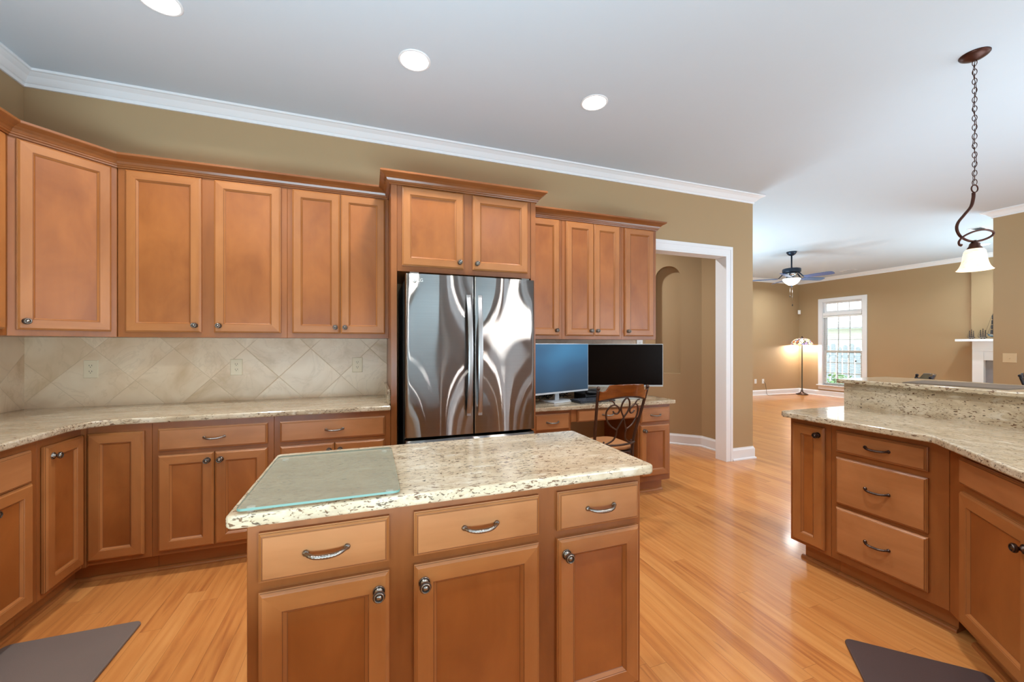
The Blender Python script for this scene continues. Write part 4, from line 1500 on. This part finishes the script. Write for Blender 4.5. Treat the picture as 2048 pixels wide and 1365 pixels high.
# ------------------------------------------------------------------ ceiling fixtures
def can(label, x, y, group=None):
    t = thing('recessed_light', label, 'ceiling light', (x, y, CEIL), 0, group)
    MB().lathe([(0.082, 0.0), (0.096, 0.0), (0.096, -0.002), (0.092, -0.005), (0.084, -0.006), (0.082, -0.004)], 40).build('trim_ring', trim_paint, t)
    MB().lathe([(0.0, -0.008), (0.06, -0.0075), (0.0825, -0.0045), (0.0825, -0.001), (0.0, -0.001)], 40).build('lens', bulb_glow, t)
can('recessed ceiling light at the top left, cut by the picture edge', -0.995, 2.475, 'recessed lights over the kitchen')
can('recessed ceiling light in the middle of the row, above the refrigerator', 0.255, 2.475, 'recessed lights over the kitchen')
can('recessed ceiling light at the right end of the row', 1.506, 2.475, 'recessed lights over the kitchen')
can('small distant recessed light beside the pendant shade', 9.946, 3.738, 'recessed lights in the living room')

def vent(label, x, y, wx, wy):
    t = thing('ceiling_vent', label, 'vent', (x, y, CEIL))
    f = MB()
    f.box(-wx / 2, wx / 2, -wy / 2, -wy / 2 + 0.025, -0.008, 0)
    f.box(-wx / 2, wx / 2, wy / 2 - 0.025, wy / 2, -0.008, 0)
    f.box(-wx / 2, -wx / 2 + 0.025, -wy / 2 + 0.025, wy / 2 - 0.025, -0.008, 0)
    f.box(wx / 2 - 0.025, wx / 2, -wy / 2 + 0.025, wy / 2 - 0.025, -0.008, 0)
    f.build('frame', trim_paint, t)
    s_ = MB()
    y_ = -wy / 2 + 0.03
    while y_ < wy / 2 - 0.03:
        s_.add([(-wx / 2 + 0.02, y_, -0.007), (wx / 2 - 0.02, y_, -0.007), (wx / 2 - 0.02, y_ + 0.012, -0.001), (-wx / 2 + 0.02, y_ + 0.012, -0.001)], [(0, 1, 2, 3)])
        y_ += 0.02
    s_.build('louvre', trim_paint, t)
    MB().box(-wx / 2 + 0.02, wx / 2 - 0.02, -wy / 2 + 0.02, wy / 2 - 0.02, -0.0012, -0.0004).build('duct', vent_dark, t)
vent('dark ceiling vent seen behind the pendant scroll', 8.50, 3.235, 0.22, 0.16)
vent('slim ceiling vent above the living room window', 10.44, 6.06, 0.12, 0.30)

# pendant over the bar
def pendant():
    x, y = 3.389, 1.305
    t = thing('pendant_light', 'bronze scroll pendant light with glowing bell shade over the bar', 'pendant light', (x, y, CEIL))
    MB().lathe([(0.0, 0.0), (0.066, 0.0), (0.066, -0.004), (0.060, -0.012), (0.045, -0.022), (0.024, -0.030), (0.010, -0.034), (0.0, -0.036)], 32).build('canopy', bronze, t)
    n = 27
    z0, z1 = -0.036, -0.775
    chn = MB()
    for i in range(n):
        zc = z0 + (z1 - z0) * (i + 0.5) / n
        a_ = R(20) if i % 2 else R(110)
        pts = []
        for k in range(16):
            th = 2 * math.pi * k / 16
            rr = 0.0095 * math.cos(th)
            pts.append((rr * math.cos(a_), rr * math.sin(a_), zc + 0.0185 * math.sin(th)))
        chn.tube(pts, 0.0019, 6, closed=True)
    chn.build('chain', bronze, t)
    pts = []
    for i in range(80):
        s_ = i / 79
        a_ = s_ * 22
        pts.append((0.0065 * math.cos(a_), 0.0065 * math.sin(a_), z0 + (z1 - z0) * s_))
    MB().tube(pts, 0.0016, 6).build('cord', bronze, t)
    e1 = Vector((0.9418, -0.3362, 0))                         # the scroll's own plane
    e2 = Vector((0.3362, 0.9418, 0))
    def P(a_, b_, z):
        q = e1 * a_ + e2 * b_
        return (q.x, q.y, z - CEIL)
    ring = [P(0.019 * math.cos(th), 0, 2.252 + 0.022 * math.sin(th)) for th in [2 * math.pi * k / 20 for k in range(20)]]
    MB().tube(ring, 0.0035, 8, closed=True).build('hang_ring', bronze, t)
    sp = [P(-0.006, 0, 2.228), P(-0.008, 0, 2.195), P(-0.022, 0, 2.145), P(-0.062, 0, 2.095), P(-0.098, 0, 2.05), P(-0.106, 0, 2.01), P(-0.085, 0, 1.968),
          P(-0.04, 0.0, 1.943), P(0.01, 0.0, 1.938), P(0.055, -0.012, 1.95), P(0.085, -0.02, 1.972), P(0.078, -0.024, 1.99), P(0.03, -0.026, 2.0), P(-0.03, -0.024, 1.99),
          P(-0.085, -0.02, 1.964), P(-0.112, -0.018, 1.935), P(-0.112, -0.018, 1.915), P(-0.100, -0.018, 1.91)]
    sm = smooth_pts(sp, 6)
    rr = [0.0085 - 0.0032 * min(1, i / (len(sm) * 0.75)) for i in range(len(sm))]
    rr[-6:] = [0.006, 0.0065, 0.007, 0.0075, 0.008, 0.0085]
    MB().tube(sm, rr, 10).build('scroll_arm', bronze, t)
    MB().lathe([(0.0000, 1.946 - CEIL), (0.0092, 1.944 - CEIL), (0.0092, 1.938 - CEIL), (0.0145, 1.934 - CEIL), (0.0224, 1.922 - CEIL), (0.0238, 1.912 - CEIL), (0.0304, 1.900 - CEIL), (0.0330, 1.892 - CEIL), (0.0000, 1.892 - CEIL)], 28).build('socket_cap', bronze, t)
    MB().lathe([(0.0264, 1.895 - CEIL), (0.0383, 1.889 - CEIL), (0.0449, 1.878 - CEIL), (0.0482, 1.86 - CEIL), (0.0508, 1.835 - CEIL), (0.0554, 1.81 - CEIL), (0.0627, 1.788 - CEIL), (0.0726, 1.772 - CEIL), (0.0772, 1.768 - CEIL),
                (0.0752, 1.766 - CEIL), (0.0686, 1.770 - CEIL), (0.0594, 1.786 - CEIL), (0.0521, 1.81 - CEIL), (0.0475, 1.835 - CEIL), (0.0449, 1.86 - CEIL), (0.0396, 1.876 - CEIL), (0.0264, 1.885 - CEIL)], 36).build('shade', alabaster, t)
    lamp('pendant_bulb', 'POINT', (x, y, 1.82), 3.5, WARM, shadow_soft_size=0.03)
pendant()

# ceiling fan
def fan():
    x, y = 7.38, 5.219
    t = thing('ceiling_fan', 'dark ceiling fan with five blue blades and a glowing bowl light', 'ceiling fan', (x, y, CEIL))
    z = lambda q: q - CEIL
    MB().lathe([(0.0, 0.0), (0.082, 0.0), (0.080, -0.02), (0.060, -0.05), (0.036, -0.068), (0.018, -0.075), (0, -0.075)], 28).build('canopy', fan_dark, t)
    MB().lathe([(0.0, -0.07), (0.013, -0.07), (0.013, z(2.76)), (0.03, z(2.745)), (0, z(2.74))], 16).build('downrod', fan_dark, t)
    MB().lathe([(0.0, z(2.752)), (0.06, z(2.748)), (0.135, z(2.735)), (0.147, z(2.725)), (0.147, z(2.675)), (0.140, z(2.662)), (0.06, z(2.655)), (0.0, z(2.655))], 36).build('motor_housing', fan_dark, t)
    MB().lathe([(0.0, z(2.655)), (0.10, z(2.655)), (0.075, z(2.62)), (0.06, z(2.575)), (0.125, z(2.558)), (0.13, z(2.545)), (0, z(2.545))], 30).build('light_fitter', chrome, t)
    MB().lathe([(0.140, z(2.552)), (0.147, z(2.544)), (0.134, z(2.515)), (0.10, z(2.47)), (0.055, z(2.436)), (0.02, z(2.426)), (0.0, z(2.425))], 32).build('light_bowl', alabaster_fan, t)
    MB().lathe([(0.0, z(2.43)), (0.018, z(2.428)), (0.012, z(2.415)), (0.014, z(2.405)), (0.0, z(2.395))], 14).build('finial', fan_dark, t)
    fwd = Vector((0.3362, 0.9418, 0))
    rgt = Vector((0.9418, -0.3362, 0))
    for k in range(5):
        ang = R(61 + 72 * k)
        pit = -math.tan(R(14))
        zc = z(2.56)
        pol = [(0.22, -0.050), (0.60, -0.066), (0.655, -0.055), (0.672, -0.03), (0.672, 0.03), (0.655, 0.055), (0.60, 0.066), (0.22, 0.050)]
        v = [(a_, b_, zc + b_ * pit + 0.004) for a_, b_ in pol] + [(a_, b_, zc + b_ * pit - 0.004) for a_, b_ in pol]
        m_ = len(pol)
        f = [list(range(m_)), list(range(m_, 2 * m_))[::-1]] + [(i, (i + 1) % m_, m_ + (i + 1) % m_, m_ + i) for i in range(m_)]
        bl = MB().add(v, f).build('blade', fan_blue, t, rot=(0, 0, ang))
        br = MB().extr([(0.10, z(2.66)), (0.13, z(2.66)), (0.21, zc + 0.004), (0.27, zc + 0.004), (0.27, zc - 0.002), (0.20, zc - 0.002)], 'Y', -0.009, 0.009)
        br.build('blade_bracket', fan_dark, bl)
    for (dx, ze) in ((-0.03, 2.245), (0.015, 2.08)):
        p = rgt * dx
        c_ = MB().tube([(p.x, p.y, z(2.56)), (p.x, p.y, z(ze))], 0.0022, 5)
        o = c_.build('pull_chain', pewter, t)
        MB().lathe([(0, z(ze) + 0.004), (0.007, z(ze) - 0.004), (0.010, z(ze) - 0.03), (0.0, z(ze) - 0.042)], 10, (p.x, p.y, 0)).build('chain_pull', slot, o)
    lamp('fan_bulb', 'POINT', (x, y, 2.32), 9, WARM, shadow_soft_size=0.1)
fan()

# ------------------------------------------------------------------ living room furniture
def floor_lamp():
    x, y = 10.80, 7.36
    t = thing('floor_lamp', 'lit floor lamp with a stained glass shade in the living room corner', 'floor lamp', (x, y, 0))
    MB().lathe([(0, 0), (0.135, 0), (0.14, 0.012), (0.11, 0.03), (0.06, 0.05), (0.03, 0.075), (0.026, 0.10), (0.022, 0.12), (0, 0.12)], 28).build('base', iron, t)
    MB().lathe([(0, 0.11), (0.020, 0.11), (0.020, 0.13), (0.013, 0.14), (0.013, 1.30), (0.018, 1.31), (0, 1.31)], 14).build('pole', plain('lamp_pole', rgb(62, 60, 50), 0.4, 0.5), t)
    pr = []
    for i in range(9):
        a_ = i / 8
        pr.append((0.03 + 0.215 * math.sin(a_ * math.pi / 2), 1.50 - 0.175 * (1 - math.cos(a_ * math.pi / 2)) - 0.0 * a_))
    MB().lathe(pr + [(0.24, 1.32)] + [(r_ - 0.004, z_ - 0.003) for r_, z_ in pr[::-1]], 32).build('shade', tiff_m, t)
    MB().lathe([(0, 1.49), (0.04, 1.49), (0.038, 1.505), (0.018, 1.52), (0.014, 1.535), (0.006, 1.55), (0, 1.55)], 14).build('finial', iron, t)
    for sx in (-0.06, 0.07):
        MB().tube([(sx, 0, 1.40), (sx, 0, 1.24)], 0.002, 5).blob((sx, 0, 1.235), (0.006, 0.006, 0.012), 8, 6).build('pull_chain', pewter, t)
    lamp('floor_lamp_bulb', 'POINT', (x - 0.09, y, 1.36), 22, (1, 0.95, 0.88), shadow_soft_size=0.04)
    lamp('floor_lamp_bulb', 'POINT', (x + 0.09, y, 1.36), 22, (1, 0.95, 0.88), shadow_soft_size=0.04)
    pts = [(9.705, 7.60, 0.36), (9.74, 7.575, 0.30), (9.78, 7.58, 0.15), (9.80, 7.56, 0.012), (10.0, 7.50, 0.006), (10.3, 7.45, 0.006), (10.63, 7.38, 0.012)]
    o = MB().tube(smooth_pts(pts, 5), 0.004, 6).build('power_cord', cable_m)
    tag(o, 'dark lamp cord running from the wall outlet to the floor lamp', 'cord')
floor_lamp()
o = MB().box(-0.03, 0.03, -0.03, 0.0, -0.055, 0.055).build('motion_sensor', white_pl, loc=(10.985, 7.565, 2.207), rot=(0, 0, R(-45)), bevel=0.006)
tag(o, 'small white motion sensor high in the living room corner', 'sensor')

# fireplace on the chimney breast (faces -x)
t = thing('fireplace', 'white fireplace mantel with marble surround, partly behind the tan wall', 'fireplace', (BRX, 3.52, 0))
# local: y along the wall, left in the picture is +y
hy = 0.70
zt = 1.432
pl = MB()
pl.box(-0.10, -0.001, hy - 0.15, hy, 0.0, 1.20)
pl.box(-0.115, -0.001, hy - 0.16, hy + 0.01, 0.0, 0.16)
pl.build('pilaster', trim_paint, t, bevel=0.003)
pl = MB()
pl.box(-0.10, -0.001, -hy, -hy + 0.15, 0.0, 1.20)
pl.box(-0.115, -0.001, -hy - 0.01, -hy + 0.16, 0.0, 0.16)
pl.build('pilaster', trim_paint, t, bevel=0.003)
MB().box(-0.085, -0.001, -hy + 0.15, hy - 0.15, 1.03, 1.20).box(-0.10, -0.001, -hy, hy, 1.20, 1.24).build('frieze', trim_paint, t, bevel=0.003)
mp = [(0, 1.24), (0.02, 1.24), (0.03, 1.26), (0.07, 1.31), (0.12, 1.37), (0.13, 1.385), (0, 1.385)]
MB().sweep([(o_, z_) for o_, z_ in mp], [(0.0 - 0.001, hy), (-0.10, hy), (-0.10, -hy), (-0.001, -hy)][::-1]).build('cornice', trim_paint, t)
MB().box(-0.27, -0.001, -hy - 0.17, hy + 0.17, 1.386, zt).build('mantel_shelf', trim_paint, t, bevel=0.004)
fb = MB()
fb.box(-0.022, -0.001, -hy + 0.15, -hy + 0.30, 0, 1.03).box(-0.022, -0.001, hy - 0.30, hy - 0.15, 0, 1.03).box(-0.022, -0.001, -hy + 0.3, hy - 0.3, 0.78, 1.03)
fb.build('marble_surround', marble, t)
MB().box(-0.010, -0.001, -hy + 0.30, hy - 0.30, 0, 0.78).build('firebox', soot, t)
g = MB()
g.box(-0.05, -0.03, -0.38, 0.38, 0.05, 0.70)
g.build('fire_screen', soot, t)
ob = MB().box(-0.06, 0.06, -0.06, 0.06, 0, 0.02)
ob.box(-0.02, 0.02, -0.02, 0.02, 0.02, 0.85).box(-0.09, 0.09, -0.09, 0.09, 0.85, 0.93)
tag(ob.build('fire_tool_stand', soot, loc=(10.55, 3.66, 0.0)), 'dark fireplace tool stand in front of the marble surround', 'fire tools')

def ship(label, loc, rz, L, H, hull, sail, masts, group):
    t = thing('model_ship', label, 'model ship', loc, rz, group)
    zb = 0.24 * L
    sec = []
    n = 12
    v, f = [], []
    for i in range(n + 1):
        u = -1 + 2 * i / n
        wd = 0.13 * L * (1 - abs(u) ** 2.6)
        sheer = zb + 0.10 * L * u * u
        keel = zb - 0.13 * L * (1 - abs(u) ** 4) 
        x = u * L / 2
        v += [(x, -wd, sheer), (x, -wd * 0.8, (sheer + keel) / 2), (x, 0, keel), (x, wd * 0.8, (sheer + keel) / 2), (x, wd, sheer)]
    for i in range(n):
        for j in range(4):
            a_ = i * 5 + j
            f.append((a_, a_ + 1, a_ + 6, a_ + 5))
        f.append((i * 5, i * 5 + 5, i * 5 + 9, i * 5 + 4))
    MB().add(v, f).build('hull', hull, t)
    MB().box(-L * 0.36, L * 0.36, -0.135 * L, 0.135 * L, zb - 0.012 * L, zb + 0.02 * L).build('deck_band', hull_w, t)
    s_ = MB()
    for x in (-L * 0.18, L * 0.18):
        s_.box(x - 0.03 * L, x + 0.03 * L, -0.1 * L, 0.1 * L, 0.0, zb - 0.09 * L)
    s_.box(-L * 0.25, L * 0.25, -0.05 * L, 0.05 * L, 0.0, 0.02 * L)
    s_.build('display_stand', soot, t)
    for i in range(masts):
        x = L * (-0.26 + 0.52 * i / max(1, masts - 1))
        h = H * (1.0 - 0.15 * abs(i - (masts - 1) / 2))
        ms = MB().tube([(x, 0, zb - 0.05 * L), (x, 0, h)], 0.008 * L + 0.001, 6).build('mast', soot, t)
        k = 4
        for j in range(k):
            za = zb + 0.08 * L + (h - zb - 0.12 * L) * j / k
            zc = zb + 0.08 * L + (h - zb - 0.12 * L) * (j + 0.86) / k
            w0 = L * 0.13 * (1 - 0.17 * j)
            vv, ff = [], []
            for a_ in range(5):
                for b_ in range(5):
                    p, q = a_ / 4 * 2 - 1, b_ / 4
                    bul = 0.05 * L * (1 - p * p) * math.sin(math.pi * q)
                    vv.append((x + p * w0 * (1 - 0.12 * q), -0.012 * L - bul, za + (zc - za) * q))
            for a_ in range(4):
                for b_ in range(4):
                    c_ = a_ * 5 + b_
                    ff.append((c_, c_ + 1, c_ + 6, c_ + 5))
            MB().add(vv, ff, 0, True).build('sail', sail, ms)
    rg = MB()
    rg.tube([(L * 0.45, 0, zb + 0.06 * L), (L * 0.62, 0, zb + 0.17 * L)], 0.007 * L + 0.0008, 6)
    rg.tube([(L * 0.61, 0, zb + 0.165 * L), (L * 0.27, 0, H * 0.86)], 0.0016, 4)
    rg.tube([(L * 0.5, 0, zb + 0.1 * L), (L * 0.27, 0, H * 0.6)], 0.0016, 4)
    rg.build('bowsprit', soot, t)
gy = 'model ships on the mantel'
ship('small model sailing ship at the left end of the mantel', (10.80, 4.20, zt), R(90), 0.10, 0.19, hull_m, sail_m, 3, gy)
ship('small model ship with pale hull band, middle of the mantel', (10.80, 4.05, zt), R(90), 0.115, 0.20, hull_m, sail_m, 3, gy)
ship('tall model ship with blue hull half hidden by the wall', (10.80, 3.85, zt), R(90), 0.28, 0.54, hull_b, sail_d, 3, gy)
